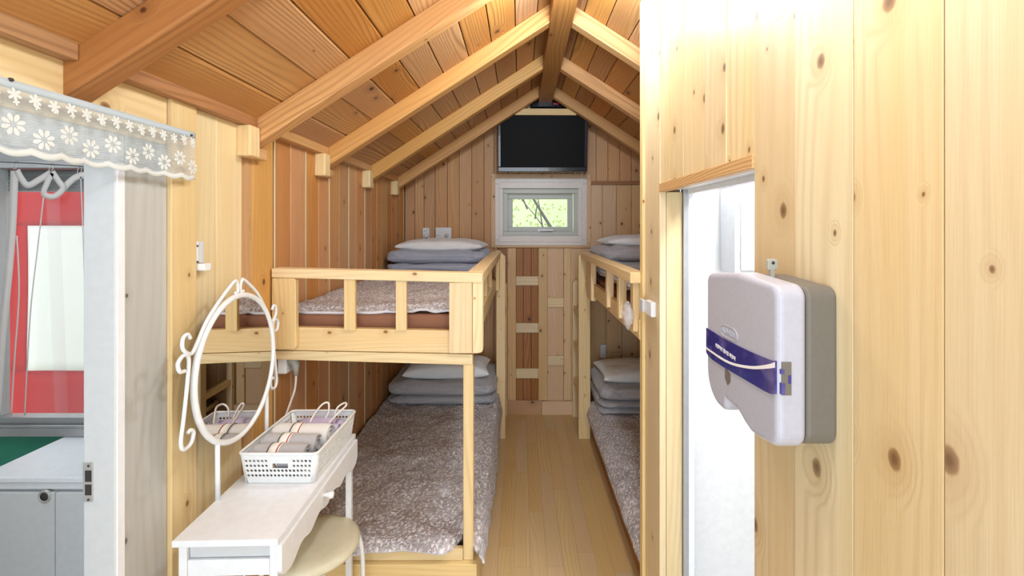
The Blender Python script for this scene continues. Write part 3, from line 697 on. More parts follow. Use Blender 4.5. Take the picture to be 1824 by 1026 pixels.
while y > 0.45:
    zc = vz(341, 298)+(0.018 if i % 2 else 0.0)
    for k in range(8): petal(m, y, zc, PI/8+k*PI/4, 0.005, 0.0205, 0.0042)
    y -= 0.0485; i += 1
y = vy(341); i = 0; zc0 = vz(327, 249)
while y > 0.45:
    for k in range(6): petal(m, y, zc0+0.002*math.sin(i*2.1), k*PI/3+0.3*i, 0.0, 0.0125, 0.0028)
    for k in range(4): petal(m, y+0.003, zc0-0.011, k*PI/2+0.5*i, 0.0, 0.006, 0.002)
    y -= 0.0335; i += 1
m.build('flower_motifs', M['lace'], lv, solid=0.0006)
for p, q in ((339, 241), (17, 142)):
    m = MB(); y = vy(p); m.lathe([(0, .006), (.003, .005), (.0035, .002), (.0035, 0)], (VX, y, vz(p, q)), 'x', 12)
    m.build('pin', M['dark'], lv)

# ---------------------------------------------------------------- bunk beds
Y1 = 1.726
fz = lambda p: 1.5-(p-405)*Y1/811
fx = lambda p: (p-927)*Y1/811
def rbox_poly(x0, x1, z0, z1, rad, corners='all', n=5):
    pts = []
    for cx, cz_, a0, nm in ((x1-rad, z0+rad, -PI/2, 'br'), (x1-rad, z1-rad, 0, 'tr'), (x0+rad, z1-rad, PI/2, 'tl'), (x0+rad, z0+rad, PI, 'bl')):
        if corners == 'all' or nm in corners:
            for k in range(n+1): a = a0+PI/2*k/n; pts.append((cx+rad*math.cos(a), cz_+rad*math.sin(a)))
        else:
            pts.append({'br': (x1, z0), 'tr': (x1, z1), 'tl': (x0, z1), 'bl': (x0, z0)}[nm])
    return pts
def slopebar(m, x0, x1, y0, y1, l0, l1, r0, r1):
    m.hexa([(x0,y0,l0),(x1,y0,r0),(x1,y1,r0),(x0,y1,l0),(x0,y0,l1),(x1,y0,r1),(x1,y1,r1),(x0,y1,l1)], (1, 0, 0))
lb = thing('bunk_bed', 'left pale pine bunk bed whose railed end faces the camera', 'bunk bed', (-0.53, 2.6, 0), group=None)
XW = XL+0.002
bw = M['bunk']
m = MB(); slopebar(m, XW, -0.141, Y1-0.03, Y1+0.032, fz(493), fz(476.5), fz(502.7), fz(485.5)); m.build('top_rail', bw, lb, bevel=0.003)
m = MB(); m.box(-0.203, -0.141, Y1+0.033, 3.225, 1.288, 1.331, (0, 1, 0)); m.build('top_rail', bw, lb, bevel=0.004)
m = MB(); slopebar(m, XW, -0.16, Y1, Y1+0.03, fz(623.5), fz(582), fz(630), fz(590)); m.build('end_board', bw, lb, bevel=0.002)
m = MB(); slopebar(m, XW, -0.181, Y1-0.003, Y1+0.035, fz(640), fz(624.5), fz(650), fz(631)); m.build('cross_beam', bw, lb, bevel=0.002)
for a, b in ((615.6, 635.6), (707, 726)):
    m = MB(); m.box(fx(a), fx(b), Y1-0.018, Y1-0.001, fz(587), fz(496)); m.build('baluster', bw, lb, bevel=0.002)
m = MB(); m.prism(rbox_poly(XW, fx(533), fz(619), fz(494), 0.012, 'brtr'), 'y', Y1-0.028, Y1-0.002); m.build('guard_board', bw, lb, bevel=0.003)
m = MB(); m.prism(rbox_poly(fx(802), fx(842), fz(626), fz(502), 0.004), 'y', Y1-0.028, Y1-0.002); m.build('guard_board', bw, lb, bevel=0.002)
m = MB(); m.prism(rbox_poly(fx(842.5), fx(861), fz(626), fz(502), 0.014, 'br'), 'y', Y1-0.024, Y1+0.03); m.build('guard_board', bw, lb, bevel=0.003)
m = MB(); m.lathe([(0, -.003), (.004, -.003), (.005, 0)], (fx(846.5), Y1-0.024, fz(529.5)), 'y', 12); m.build('screw_cap', M['honey'], lb)
m = MB(); m.box(fx(825), fx(843), Y1+0.0, Y1+0.045, 0.238, fz(650)); m.build('post', bw, lb, bevel=0.003)
m = MB(); m.box(XW, fx(824.5), Y1-0.003, Y1+0.02, 0.239, 0.282); m.build('base_lip', bw, lb, bevel=0.002)
m = MB(); m.box(XW, fx(850), Y1-0.022, Y1+0.05, 0.0, 0.238, (1, 0, 0)); m.build('base_board', bw, lb, bevel=0.002)
m = MB(); m.box(-0.20, -0.172, Y1+0.05, 3.225, 0.0, 0.238, (0, 1, 0)); m.build('side_board', bw, lb, bevel=0.002)
m = MB(); m.box(XW, -0.205, Y1+0.05, 3.64, 0.17, 0.19, (0, 1, 0)); m.build('base_deck', bw, lb)
m = MB(); m.box(-0.205, -0.172, Y1+0.032, 3.225, 1.05, 1.13, (0, 1, 0)); m.build('side_rail', bw, lb, bevel=0.002)
m = MB(); m.box(XW, -0.206, Y1+0.036, 3.64, 1.055, 1.085, (0, 1, 0)); m.build('upper_deck', bw, lb)
for yy in (2.05, 2.42, 2.80):
    m = MB(); m.box(-0.203, -0.176, yy, yy+0.04, 1.131, 1.288); m.build('baluster', bw, lb, bevel=0.002)
def bev_post(m, x0, x1, y0, y1, z1, ch, side):
    if side > 0: poly = [(x0, 0), (x1, 0), (x1, z1-ch), (x1-ch, z1), (x0, z1)]
    else: poly = [(x0, 0), (x1, 0), (x1, z1), (x0+ch, z1), (x0, z1-ch)]
    m.prism(poly, 'y', y0, y1)
m = MB(); bev_post(m, -0.171, -0.107, 3.226, 3.29, 1.335, 0.045, 1); m.build('post', bw, lb, bevel=0.003)
m = MB(); m.box(-0.171, -0.145, 3.14, 3.225, 1.06, 1.288, (0, 0, 1)); m.build('guard_board', bw, lb, bevel=0.006)
m = MB(); bev_post(m, -0.15, -0.107, 3.60, 3.64, 1.07, 0.02, 1); m.build('ladder_stile', bw, lb, bevel=0.002)
for zz in (0.30, 0.585, 0.86):
    m = MB(); m.box(-0.15, -0.112, 3.291, 3.599, zz-0.02, zz+.02, (0, 1, 0)); m.build('ladder_step', bw, lb, bevel=0.002)

rb = thing('bunk_bed', 'right pale pine bunk bed with ladder steps beside the back wall', 'bunk bed', (0.9, 2.7, 0))
RB1 = 1.40; RY0 = 1.76
m = MB(); bev_post(m, 0.413, 0.496, 3.226, 3.29, 1.325, 0.03, -1); m.build('post', bw, rb, bevel=0.003)
m = MB(); m.box(0.425, 0.487, RY0, 3.225, 1.283, 1.326, (0, 1, 0)); m.build('top_rail', bw, rb, bevel=0.004)
for yy in (2.33, 2.05, 1.79, 2.62):
    if yy == 2.62: continue
    m = MB(); m.box(0.443, 0.478, yy, yy+0.045, 1.09, 1.283); m.build('baluster', bw, rb, bevel=0.002)
m = MB(); m.box(0.443, 0.478, 2.86, 3.05, 1.035, 1.283, (0, 0, 1)); m.build('guard_board', bw, rb, bevel=0.006)
m = MB(); m.box(0.46, 0.49, RY0, 3.225, 1.065, 1.142, (0, 1, 0)); m.build('side_rail', bw, rb, bevel=0.002)
m = MB(); m.box(0.491, RB1, RY0, 3.64, 1.07, 1.095, (0, 1, 0)); m.build('upper_deck', bw, rb)
m = MB(); m.box(0.512, 0.53, RY0, 3.225, 0, 0.155, (0, 1, 0)); m.build('side_board', M['inset'], rb, bevel=0.002)
m = MB(); m.box(0.531, RB1, RY0, 3.64, 0.12, 0.15, (0, 1, 0)); m.build('base_deck', bw, rb)
m = MB(); m.box(0.497, RB1, 3.35, 3.38, 0.94, 1.069, (1, 0, 0)) ; m.bm.free()
m = MB(); bev_post(m, 0.413, 0.453, 3.60, 3.64, 1.08, 0.02, -1); m.build('ladder_stile', bw, rb, bevel=0.002)
for zz in (0.30, 0.585, 0.86):
    m = MB(); m.box(0.418, 0.46, 3.291, 3.599, zz-0.022, zz+.022, (0, 1, 0)); m.build('ladder_step', bw, rb, bevel=0.002)
m = MB(); m.box(1.405, 1.42, 1.72, 3.68, 0, 1.9); m.build('wall_right_far', M['gable'], kind='structure')
m = MB(); m.box(0.55, 1.42, 1.722, 1.74, 0, 2.3); m.build('wall_right_end', M['pine'], kind='structure')

# mattresses
def mattress(name, label, x0, x1, y0, y1, z0, z1, mat):
    m = MB(); m.box(x0, x1, y0, y1, z0, z1); o = m.build(name, mat, bevel=0.014, seg=3); return tag(o, label, 'mattress')
mattress('mattress', 'brown mattress on the upper deck of the left bunk bed', XW+.004, -0.215, Y1+0.05, 3.60, 1.087, 1.160, M['mattress'])
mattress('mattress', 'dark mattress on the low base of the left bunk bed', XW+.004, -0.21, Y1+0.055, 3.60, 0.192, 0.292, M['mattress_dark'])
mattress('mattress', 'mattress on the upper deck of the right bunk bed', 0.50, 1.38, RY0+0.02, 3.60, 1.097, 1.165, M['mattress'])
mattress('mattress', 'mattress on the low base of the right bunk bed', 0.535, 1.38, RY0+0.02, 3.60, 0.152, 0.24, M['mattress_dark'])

# duvets
def duvet(label, fn, nu=90, nv=130, uvs=(0.9, 1.5), flip=False):
    m = MB(); m.grid(nu, nv, (lambda u, v: fn(1-u, v)) if flip else fn, uvs)
    o = m.build('duvet', [M['duvet'], M['duvet_lining']], solid=0.010)
    md = o.modifiers['solid']; md.offset = -1; md.material_offset_rim = 1; md.material_offset = 1; md.use_rim = True
    return tag(o, label, 'duvet')
def wr(x, y, s=0.0, a=0.010):
    return a*nz(x*7, y*6, s)+a*0.7*nz(x*16+3, y*15, s+4)+a*0.35*abs(nz(x*34, y*26, s+9))
def dv_low(u, v):
    s = u*0.93; y0 = Y1-0.035+0.022*nz(u*5, 1)+(0.10*math.exp(-((u-0.755)/0.035)**2))
    y = y0+(3.30-y0)*v
    W = 0.765; z = 0.316; x = XL+0.012+s
    if s > W:
        t = (s-W)/0.165; x = XL+0.012+W+0.024*math.sin(min(t*1.6, PI/2)); z = 0.316-(0.035+0.105*min(1, max(0, y-y0)/0.6))*t**1.4
    d = (y-y0)
    if d < 0.05: z -= 0.026*(1-d/0.05)**1.5
    z += wr(x, y, 0, 0.011)
    z = max(z, 0.165)
    if s > W: x += 0.010*nz(y*9, z*9, 2)
    if s < 0.08: z += 0.012*(1-s/0.08)
    return (x, y, z)
duvet('grey leaf-print duvet spread over the low mattress of the left bunk bed', dv_low)
def dv_up(u, v):
    x = XL+0.012+u*0.70; y0 = Y1+0.055+0.012*nz(u*8, 5)
    y = y0+(3.25-y0)*v; z = 1.187+wr(x, y, 5, 0.010)+0.012*math.exp(-((u-.85)/.2)**2)
    d = y-y0; sag = 0.012*nz(u*10, 8)
    if d < 0.06: z -= (0.022+sag)*(1-d/0.06)
    if u < 0.2: z -= 0.0
    z = max(z, 1.171)
    return (x, y, z)
duvet('grey leaf-print duvet on the upper deck of the left bunk bed', dv_up, 70, 110, (0.7, 1.5))
def dv_rlow(u, v):
    s = u*0.95; x1 = 1.375; x = x1-s; y = RY0+0.02+(3.25-RY0)*v; z = 0.262
    if s > 0.845: t = (s-0.845)/0.105; x = x1-0.845-0.065*math.sin(min(t*1.4, PI/2)); z = 0.262-0.085*t**1.5
    z += wr(x, y, 11, 0.010); x += 0.006*nz(y*7, 3) if s > .845 else 0
    return (x, y, max(z, 0.175) if x < 0.53 else max(z, 0.254))
duvet('grey leaf-print duvet spread over the low mattress of the right bunk bed', dv_rlow, flip=True)
def dv_rup(u, v):
    x = 1.375-u*0.87; y = RY0+0.03+(3.2-RY0)*v; z = 1.195+wr(x, y, 21, 0.014)+0.02*math.exp(-((u-1)/.15)**2)
    return (x, y, max(z, 1.178))
duvet('grey leaf-print duvet on the upper deck of the right bunk bed', dv_rup, 60, 100, flip=True)

# folded quilts: one folded cloth, layers with rounded folds towards the aisle and the camera
def quilt(label, x0, x1, y0, y1, z0, layers, mat, seed, skew=0.0):
    m = MB(); z = z0
    for li, h in enumerate(layers):
        ox0, ox1 = x0+0.012*nz(seed, li), x1+0.014*nz(seed+5, li); oy = y0+0.02*nz(seed+9, li)
        cx, cyy, hx, hy = (ox0+ox1)/2, (oy+y1)/2, (ox1-ox0)/2, (y1-oy)/2
        zz, hh = z+h/2, h/2
        # superellipsoid slab
        def fn(u, v, cx=cx, cyy=cyy, hx=hx, hy=hy, zz=zz, hh=hh, li=li):
            a = 2*PI*u; b = PI*(v-0.5)
            sg = lambda w_, e: math.copysign(abs(w_)**e, w_)
            cb = sg(math.cos(b), 0.28); sb = sg(math.sin(b), 0.8)
            X = cx+hx*cb*sg(math.cos(a), 0.22); Yy = cyy+hy*cb*sg(math.sin(a), 0.22); Z = zz+hh*sb
            n_ = nz(X*9+seed, Yy*8, Z*20+li)*0.016+nz(X*22+seed, Yy*20, Z*26)*0.008+0.006*abs(nz(X*40, Yy*36, seed))
            Z += n_ if sb > -0.5 else n_*0.2
            X += 0.008*nz(Yy*14, Z*30, seed); Yy += 0.008*nz(X*14, Z*30, seed+2)
            Z = max(Z, z0+0.002)
            return (X, Yy, Z)
        m.grid(96, 28, fn, (1.4, 0.5)); z += h*0.93
    o = m.build('folded_quilt', mat, weld=True)
    return tag(o, label, 'quilt'), z
def pillow(label, cx, cy, z0, hx, hy, h, rz, seed, tx=0.0):
    m = MB(); c, s_ = math.cos(rz), math.sin(rz)
    def surf(sgn):
        def fn(u, v):
            a, b = 2*u-1, 2*v-1
            e = max(0, (1-abs(a)**2.6))*max(0, (1-abs(b)**2.6)); hgt = (e**0.42)
            pin = 1-0.07*(abs(b)**2)*(1-abs(a))-0.0
            X = hx*a*(1-0.10*(1-abs(b)**2)*abs(a)**6); Y_ = hy*b*(1-0.12*(1-abs(a)**2)*abs(b)**6)
            wri = 0.007*nz(a*3+seed, b*3)+0.005*nz(a*8+seed, b*7)
            Z = z0+h*0.42+(h*0.58*hgt+wri*hgt if sgn > 0 else -h*0.42*hgt)+tx*a
            return (cx+X*c-Y_*s_, cy+X*s_+Y_*c, Z)
        return fn
    m.grid(40, 30, surf(1), (0.6, 0.4)); m.grid(40, 30, surf(-1), (0.6, 0.4))
    bmesh.ops.remove_doubles(m.bm, verts=m.bm.verts, dist=1e-4); bmesh.ops.recalc_face_normals(m.bm, faces=m.bm.faces)
    return tag(m.build('pillow', M['pillow'], sub=1), label, 'pillow')
q, z = quilt('blue-grey folded quilt at the back of the left upper bunk', -0.90, -0.22, 3.02, 3.52, 1.195, [0.065, 0.09], M['quilt_blue'], 1.3)
pillow('white pillow on the blue-grey quilt of the left upper bunk', -0.55, 3.27, z-0.012, 0.31, 0.19, 0.095, -0.05, 1)
q, z = quilt('grey folded quilt at the back of the left lower bunk', -0.89, -0.165, 3.0, 3.50, 0.318, [0.062, 0.095], [M['quilt_grey']], 7.7)
pillow('white pillow on the grey quilt of the left lower bunk', -0.51, 3.24, z-0.012, 0.30, 0.18, 0.125, 0.04, 5)
q, z = quilt('blue-grey folded quilt on the right upper bunk behind the rail', 0.52, 1.2, 2.95, 3.5, 1.20, [0.08, 0.10], M['quilt_grey'], 13.1)
pillow('white pillow on top of the quilt of the right upper bunk', 0.87, 3.25, z-0.005, 0.30, 0.19, 0.085, 0.05, 9)
q, z = quilt('grey folded quilt at the back of the right lower bunk', 0.52, 1.2, 2.98, 3.5, 0.265, [0.045, 0.045, 0.11], M['quilt_grey'], 19.4)
pillow('white pillow on the grey quilt of the right lower bunk', 0.85, 3.22, z-0.01, 0.31, 0.2, 0.11, 0.03, 13)

# ---------------------------------------------------------------- television and what hangs by it
TY = 3.455
tx = lambda p: (p-927)*TY/811
tz = lambda p: 1.5-(p-405)*TY/811
tv = thing('television', 'black flat television hung under the ridge above the small window', 'television', (tx(966), TY, tz(306)))
def tilt(m, z0=tz(306), k=-0.10):
    for v in m.bm.verts: v.co.y += (v.co.z-z0)*k
m = MB(); ring(m, tx(887), tx(1046), tz(306), tz(199), (0.024, 0.024, 0.036, 0.02), TY, TY+0.03); tilt(m); m.build('bezel', M['bezel'], tv, bevel=0.004)
m = MB(); m.box(tx(891), tx(1042), TY+0.006, TY+0.03, tz(300), tz(203)); tilt(m); m.build('screen', M['screen'], tv)
m = MB(); m.box(tx(890), tx(1043), TY+0.031, TY+0.075, tz(302), tz(202)); tilt(m); m.build('back_case', M['black'], tv, bevel=0.01)
m = MB(); m.box(tx(940), tx(990), TY+0.07, YF, tz(270), tz(230)); m.build('wall_bracket', M['black'], tv)
text_mesh('brand_lettering', 'SAMSUNG', 0.013, M['paper'], tv, (tx(965.5), TY-0.0015, tz(302)), (PI/2-0.1, 0, 0), 0.0003, 1.5)
for p, q_ in ((907, 307), (1025, 307)):
    m = MB(); m.tube([(tx(p), TY+0.02, tz(302)), (tx(p), TY+0.01, tz(307)), (tx(p)+.004, TY-0.004, tz(308.5))], 0.003, 8); m.build('hook', M['metal'], tv)
m = MB(); m.prism([(tx(915), tz(205)), (tx(917), tz(207.5)), (tx(1025), tz(208)), (tx(1027), tz(205.5)), (tx(1027), tz(199)), (tx(1024), tz(197)), (tx(918), tz(196.5)), (tx(915), tz(199))], 'y', 3.402, 3.418, (1, 0, 0))
tag(m.build('pine_strip', M['bunk']), 'pale pine strip fixed across the rafters over the television', 'strip')
SYb = 3.56
sx_ = lambda p: (p-927)*SYb/811
sz_ = lambda p: 1.5-(p-405)*SYb/811
m = MB(); m.prism([(sx_(893), sz_(222)), (sx_(1042), sz_(222)), (sx_(1005), sz_(188)), (sx_(972), sz_(172)), (sx_(930), sz_(192))], 'y', 3.63, 3.655, (1, 0, 0))
tag(m.build('backing_panel', M['black']), 'black panel on the gable above the television', 'panel')
sb = thing('set_top_box', 'black set-top box with a red light above the television', 'set-top box', (sx_(970), SYb, sz_(196)))
m = MB(); m.box(sx_(945), sx_(1003), SYb-0.09, SYb+0.05, sz_(196), sz_(187)); m.build('body', M['bezel'], sb, bevel=0.006)
m = MB(); m.box(sx_(984), sx_(994), SYb-0.093, SYb-0.089, sz_(192), sz_(189)); m.build('light', M['red'], sb, bevel=.001)
m = MB(); m.box(sx_(936), sx_(944), SYb-0.06, SYb, sz_(199), sz_(184)); tag(m.build('wood_block', M['bunk'], bevel=0.002), 'small pale wood block beside the set-top box', 'block')

# ---------------------------------------------------------------- sockets and switches
def socket(label, px, py, wpx, hpx, Y=YF, mat='white_plastic', plug=0, one=False):
    c = P(px, py, Y); hw, hh = wpx*Y/811/2, hpx*Y/811/2
    t = thing('wall_socket', label, 'socket', (c.x, Y, c.z-hh))
    m = MB(); m.prism(rbox_poly(c.x-hw, c.x+hw, c.z-hh, c.z+hh, 0.006), 'y', Y-0.03, Y, (1, 0, 0)); m.build('plate', M[mat], t, bevel=0.003)
    for dz in ((0,) if one else (-hh*0.47, hh*0.47)):
        m = MB(); r_ = min(hw*0.75, hh*0.42) if not one else hh*.6
        m.lathe([(r_, -0.0005), (r_*0.92, -0.003), (r_*0.8, 0.001), (0, 0.001)], (c.x, Y-0.03, c.z+dz), 'y', 20); q_ = m.build('outlet', M[mat], t)
        m = MB()
        for s_ in (-1, 1): m.lathe([(0, -.0015), (r_*0.16, -.0015), (r_*.16, .001)], (c.x+s_*r_*0.4, Y-0.03, c.z+dz+s_*r_*.25), 'y', 10)
        m.build('pin_hole', M['dark'], q_)
    return t, c
YFp = YF-0.001
t, c = socket('white double wall socket left of the thermostat on the back wall', 760, 416, 12, 21, YFp)
c2 = P(761, 420, YFp)
pg = thing('power_plug', 'white plug in the back wall socket beside the thermostat', 'plug', (c2.x, YFp-0.05, c2.z))
m = MB(); m.lathe([(0, -.028), (.012, -.028), (.017, -.02), (.018, 0)], (c2.x, YFp-0.034, c2.z), 'y', 16); m.build('plug_body', M['white_plastic'], pg)
m = MB(); m.tube(smooth_pts([(c2.x, YFp-0.05, c2.z), (c2.x-0.02, YFp-0.06, c2.z-0.03), (c2.x-0.045, YFp-0.05, c2.z-0.07), (c2.x-0.05, YFp-0.05, c2.z-0.14)]), 0.004, 8); m.build('cable', M['cord'], pg)
t, c = socket('white double socket above the pillow of the right lower bunk', 1073.5, 624, 10, 23, YFp)
t, c = socket('beige single socket beside the white one over the right lower bunk', 1097, 632, 15, 12, YFp, 'beige', one=True)
th = thing('thermostat', 'white thermostat with a round dial on the back wall', 'thermostat', P(791, 425, YFp))
a, b = P(777, 425, YFp), P(805, 405, YFp)
m = MB(); m.box(a.x, b.x, YFp-0.035, YFp, a.z, b.z); m.build('body', M['white_plastic'], th, bevel=0.004)
m = MB(); c = P(797, 419, YFp); m.lathe([(0, -.012), (.014, -.012), (.017, -.008), (.018, 0)], (c.x, YFp-0.035, c.z), 'y', 24); m.build('dial', M['frame_white'], th)
for p_, q_, w_ in ((783.5, 413, .002), (783.5, 408, .002), (781.5, 419, .012)):
    m = MB(); c = P(p_, q_, YFp); m.box(c.x-w_, c.x+w_, YFp-.037, YFp-.0345, c.z-.002, c.z+.002); m.build('indicator', M['grey_plug'], th)
# socket on the left wall under the bunk, with plug and cord to the basket
sy0, sy1 = 1.66, 1.72
zc = 1.5-(652-405)*1.74/811
ls = thing('wall_socket', 'white socket block on the left wall just under the bunk beam', 'socket', (XL, 1.76, zc-.03))
m = MB(); m.box(XL-0.002, XL+0.032, 1.745, 1.80, zc-0.033, zc+0.035); m.build('plate', M['white_plastic'], ls, bevel=0.004)
pg = thing('power_plug', 'grey angled plug and white cord hanging beside the vanity mirror', 'plug', (XL+0.04, 1.77, zc))
m = MB(); m.tube([(XL+0.033, 1.772, zc+0.012), (XL+0.05, 1.770, zc+0.012), (XL+0.058, 1.768, zc-0.005), (XL+0.06, 1.766, zc-0.045)], [0.018, 0.019, 0.015, 0.007], 12); m.build('plug_body', M['grey_plug'], pg)
m = MB(); m.tube(smooth_pts([(XL+0.06, 1.766, zc-0.04), (XL+0.055, 1.765, zc-0.10), (XL+0.04, 1.74, zc-0.17), (XL+0.03, 1.71, zc-0.24), (XL+0.035, 1.70, zc-0.34)]), 0.0042, 8); m.build('cable', M['cord'], pg)
# bracket on the pine wall
hy0, hy1 = YL(345, XL), YL(357, XL)
hz = lambda p: 1.5-(p-405)*((hy0+hy1)/2)/811
hd = thing('wall_holder', 'small white plastic holder screwed to the pine wall above the mirror', 'holder', (XL, hy0, hz(482)))
m = MB(); m.box(XL, XL+0.006, hy0, hy1, hz(468), hz(430)); m.build('back_plate', M['white_plastic'], hd, bevel=0.002)
m = MB(); m.box(XL+0.006, XL+0.010, hy1-0.016, hy1, hz(468), hz(430)); m.build('side_lip', M['frame_white'], hd, bevel=0.001)
m = MB(); m.prism(rbox_poly(hy0, hy1+0.002, hz(482), hz(469), 0.006, 'brbl'), 'x', XL, XL+0.03, (1, 0, 0)); m.build('cup', M['white_plastic'], hd, bevel=0.002)
for p in (438, 466):
    m = MB(); m.lathe([(0, .003), (.0022, .002), (.003, 0)], (XL+0.006, hy0+0.006, hz(p)), 'x', 10); m.build('screw', M['black'], hd)
# switch on the partition trim
sw = thing('door_sensor', 'small white sensor box on the pine trim beside the bathroom door', 'sensor', (XR-.03, 1.65, 1.185))
m = MB(); m.box(XR-0.020, XR-0.0125+0.0105, 1.585, 1.655, 1.186, 1.238); m.build('body', M['white_plastic'], sw, bevel=0.004)
m = MB(); m.box(XR-0.030, XR-0.0195, 1.66, 1.705, 1.19, 1.235); m.box(XR-.0205, XR-.003, 1.656, 1.70, 1.195, 1.23); m.build('magnet', M['frame_white'], sw, bevel=0.003)
# plastic bag on the right upper bunk rail
m = MB(); m.grid(24, 20, lambda u, v: (0.452+0.022*math.sin(PI*v)*math.cos(2*PI*u)+0.008*nz(u*9, v*7), 1.79+0.05*math.sin(PI*v)**.7*math.sin(2*PI*u), 1.10+0.11*v+0.006*nz(u*7, v*9, 4)), (1, 1))
for v in m.bm.verts: v.co.x = min(v.co.x-0.03, 0.441)
tag(m.build('plastic_bag', M['bag']), 'clear crumpled plastic bag hanging on the right bunk rail', 'bag')

# ---------------------------------------------------------------- vanity table
VO = Vector((-0.725, 1.112, 0)); VR = math.radians(1.6)
va = thing('vanity_table', 'white vanity table with an oval mirror against the left wall', 'vanity table', VO, VR)
vx0, vx1, vL, vzt = -0.85, -0.595, 0.575, 0.735
def vp(x, y, z): return (x, VO.y+y, z)
wh = M['white']
m = MB(); m.box(vx0, vx1, VO.y, VO.y+vL, vzt-0.016, vzt); m.build('tabletop', wh, va, bevel=0.002)
for lx in (vx0+0.008, vx1-0.026):
    for ly in (0.012, vL-0.035):
        m = MB(); m.box(lx, lx+0.020, VO.y+ly, VO.y+ly+0.02, 0, vzt-0.017); m.build('leg', wh, va, bevel=0.002)
m = MB(); m.box(vx0+0.03, vx1-0.03, VO.y+0.022, VO.y+0.03, vzt-0.055, vzt-0.017, (1,0,0)); m.build('end_panel', M['frame_white'], va)
m = MB(); m.box(vx0+0.029, vx1-0.027, VO.y+0.014, VO.y+0.03, vzt-0.097, vzt-0.057, (1,0,0)); m.build('end_rail', wh, va, bevel=0.001)
for xx in (-0.762, -0.688):
    m = MB(); m.tube([vp(xx, 0.022, vzt-0.097), vp(xx, 0.022, 0.25)], 0.003, 8); m.build('end_spindle', wh, va)
m = MB(); m.box(vx0+0.029, vx1-0.027, VO.y+0.012, VO.y+0.03, 0.22, 0.25, (1,0,0)); m.build('lower_rail', wh, va, bevel=0.001)
m = MB(); m.box(vx0+0.03, vx1-0.03, VO.y+0.035, VO.y+vL-0.04, vzt-0.09, vzt-0.018); m.build('drawer_box', M['frame_white'], va)
# wavy drawer front facing the aisle
poly = [(VO.y+0.004, vzt-0.018), (VO.y+0.004, vzt-0.175)]
N = 60
for k in range(N+1):
    t = k/N; y = VO.y+0.004+(vL-0.008)*t
    q_ = abs(2*t-1)
    d = 0.066+0.024*(q_**2)+0.007*math.cos(q_*PI*5)
    if q_ > 0.95: d -= (q_-0.95)*0.4
    poly.append((y, vzt-0.018-d))
poly = poly[:1]+poly[2:]
poly.append((VO.y+vL-0.004, vzt-0.018))
m = MB(); m.prism(poly, 'x', vx1-0.005, vx1-0.022+0.03, (0, 1, 0)); df = m.build('drawer_front', wh, va, bevel=0.002)
m = MB(); m.lathe([(0, .030), (.009, .029), (.011, .022), (.006, .012), (.005, 0)], (vx1+0.007, 1.375, vzt-0.045), 'x', 18); m.build('knob', M['white_plastic'], df)
# mirror
MXp, MYc, MZc, ma, mb_ = -0.845, 1.383, 1.080, 0.198, 0.213
def el(a, ra, rb_, x=MXp): return (x, MYc+ra*math.sin(a), MZc+rb_*math.cos(a))
m = MB(); m.tube([el(2*PI*k/72, ma, mb_) for k in range(72)], 0.0085, 10, closed=True); mf = m.build('mirror_frame', M['white_plastic'], va)
m = MB(); vs = [m.bm.verts.new(el(2*PI*k/72, ma-0.006, mb_-0.006, MXp+0.002)) for k in range(72)]; v2 = [m.bm.verts.new(el(2*PI*k/72, ma-0.006, mb_-0.006, MXp-0.003)) for k in range(72)]
f1 = m.bm.faces.new(vs[::-1]); f2 = m.bm.faces.new(v2)
for k in range(72): m.bm.faces.new([vs[k], vs[(k+1)%72], v2[(k+1)%72], v2[k]])
bmesh.ops.recalc_face_normals(m.bm, faces=m.bm.faces); m._uv(list(m.bm.faces), (0,0,1)); m.build('mirror_glass', M['mirror'], mf)
for yy in (0.168, 0.428):
    m = MB(); y = VO.y+yy; t = (y-MYc)/ma; zt = MZc-mb_*math.sqrt(max(0.0, 1-t*t)); m.tube([(MXp+0.001, y, vzt-0.002), (MXp, y, zt)], 0.0065, 10); m.build('mirror_post', M['white_plastic'], va)
def scroll(pts): 
    m = MB(); m.tube(smooth_pts([(MXp, MYc+s_, MZc+t) for s_, t in pts], 8), 0.0048, 8); m.build('mirror_scroll', M['white_plastic'], mf)
for sg in (-1, 1):
    e = 0.91 if sg > 0 else 1.0
    scroll([(sg*0.022, 0.225), (sg*0.010, 0.222), (sg*0.006, 0.240), (sg*0.014, 0.258), (sg*0.030, 0.256), (sg*0.09, 0.215), (sg*0.150*e, 0.165), (sg*0.200*e, 0.100), (sg*0.222*e, 0.100), (sg*0.240*e, 0.118), (sg*0.238*e, 0.142), (sg*0.222*e, 0.148), (sg*0.212*e, 0.135)])
    scroll([(sg*0.232*e, 0.058), (sg*0.250*e, 0.062), (sg*0.256*e, 0.084), (sg*0.236*e, 0.098), (sg*0.218*e, 0.085), (sg*0.222*e, 0.03), (sg*0.236*e, -0.06), (sg*0.246*e, -0.115), (sg*0.236*e, -0.138), (sg*0.210*e, -0.135), (sg*0.200*e, -0.112), (sg*0.212*e, -0.100), (sg*0.222*e, -0.104)])

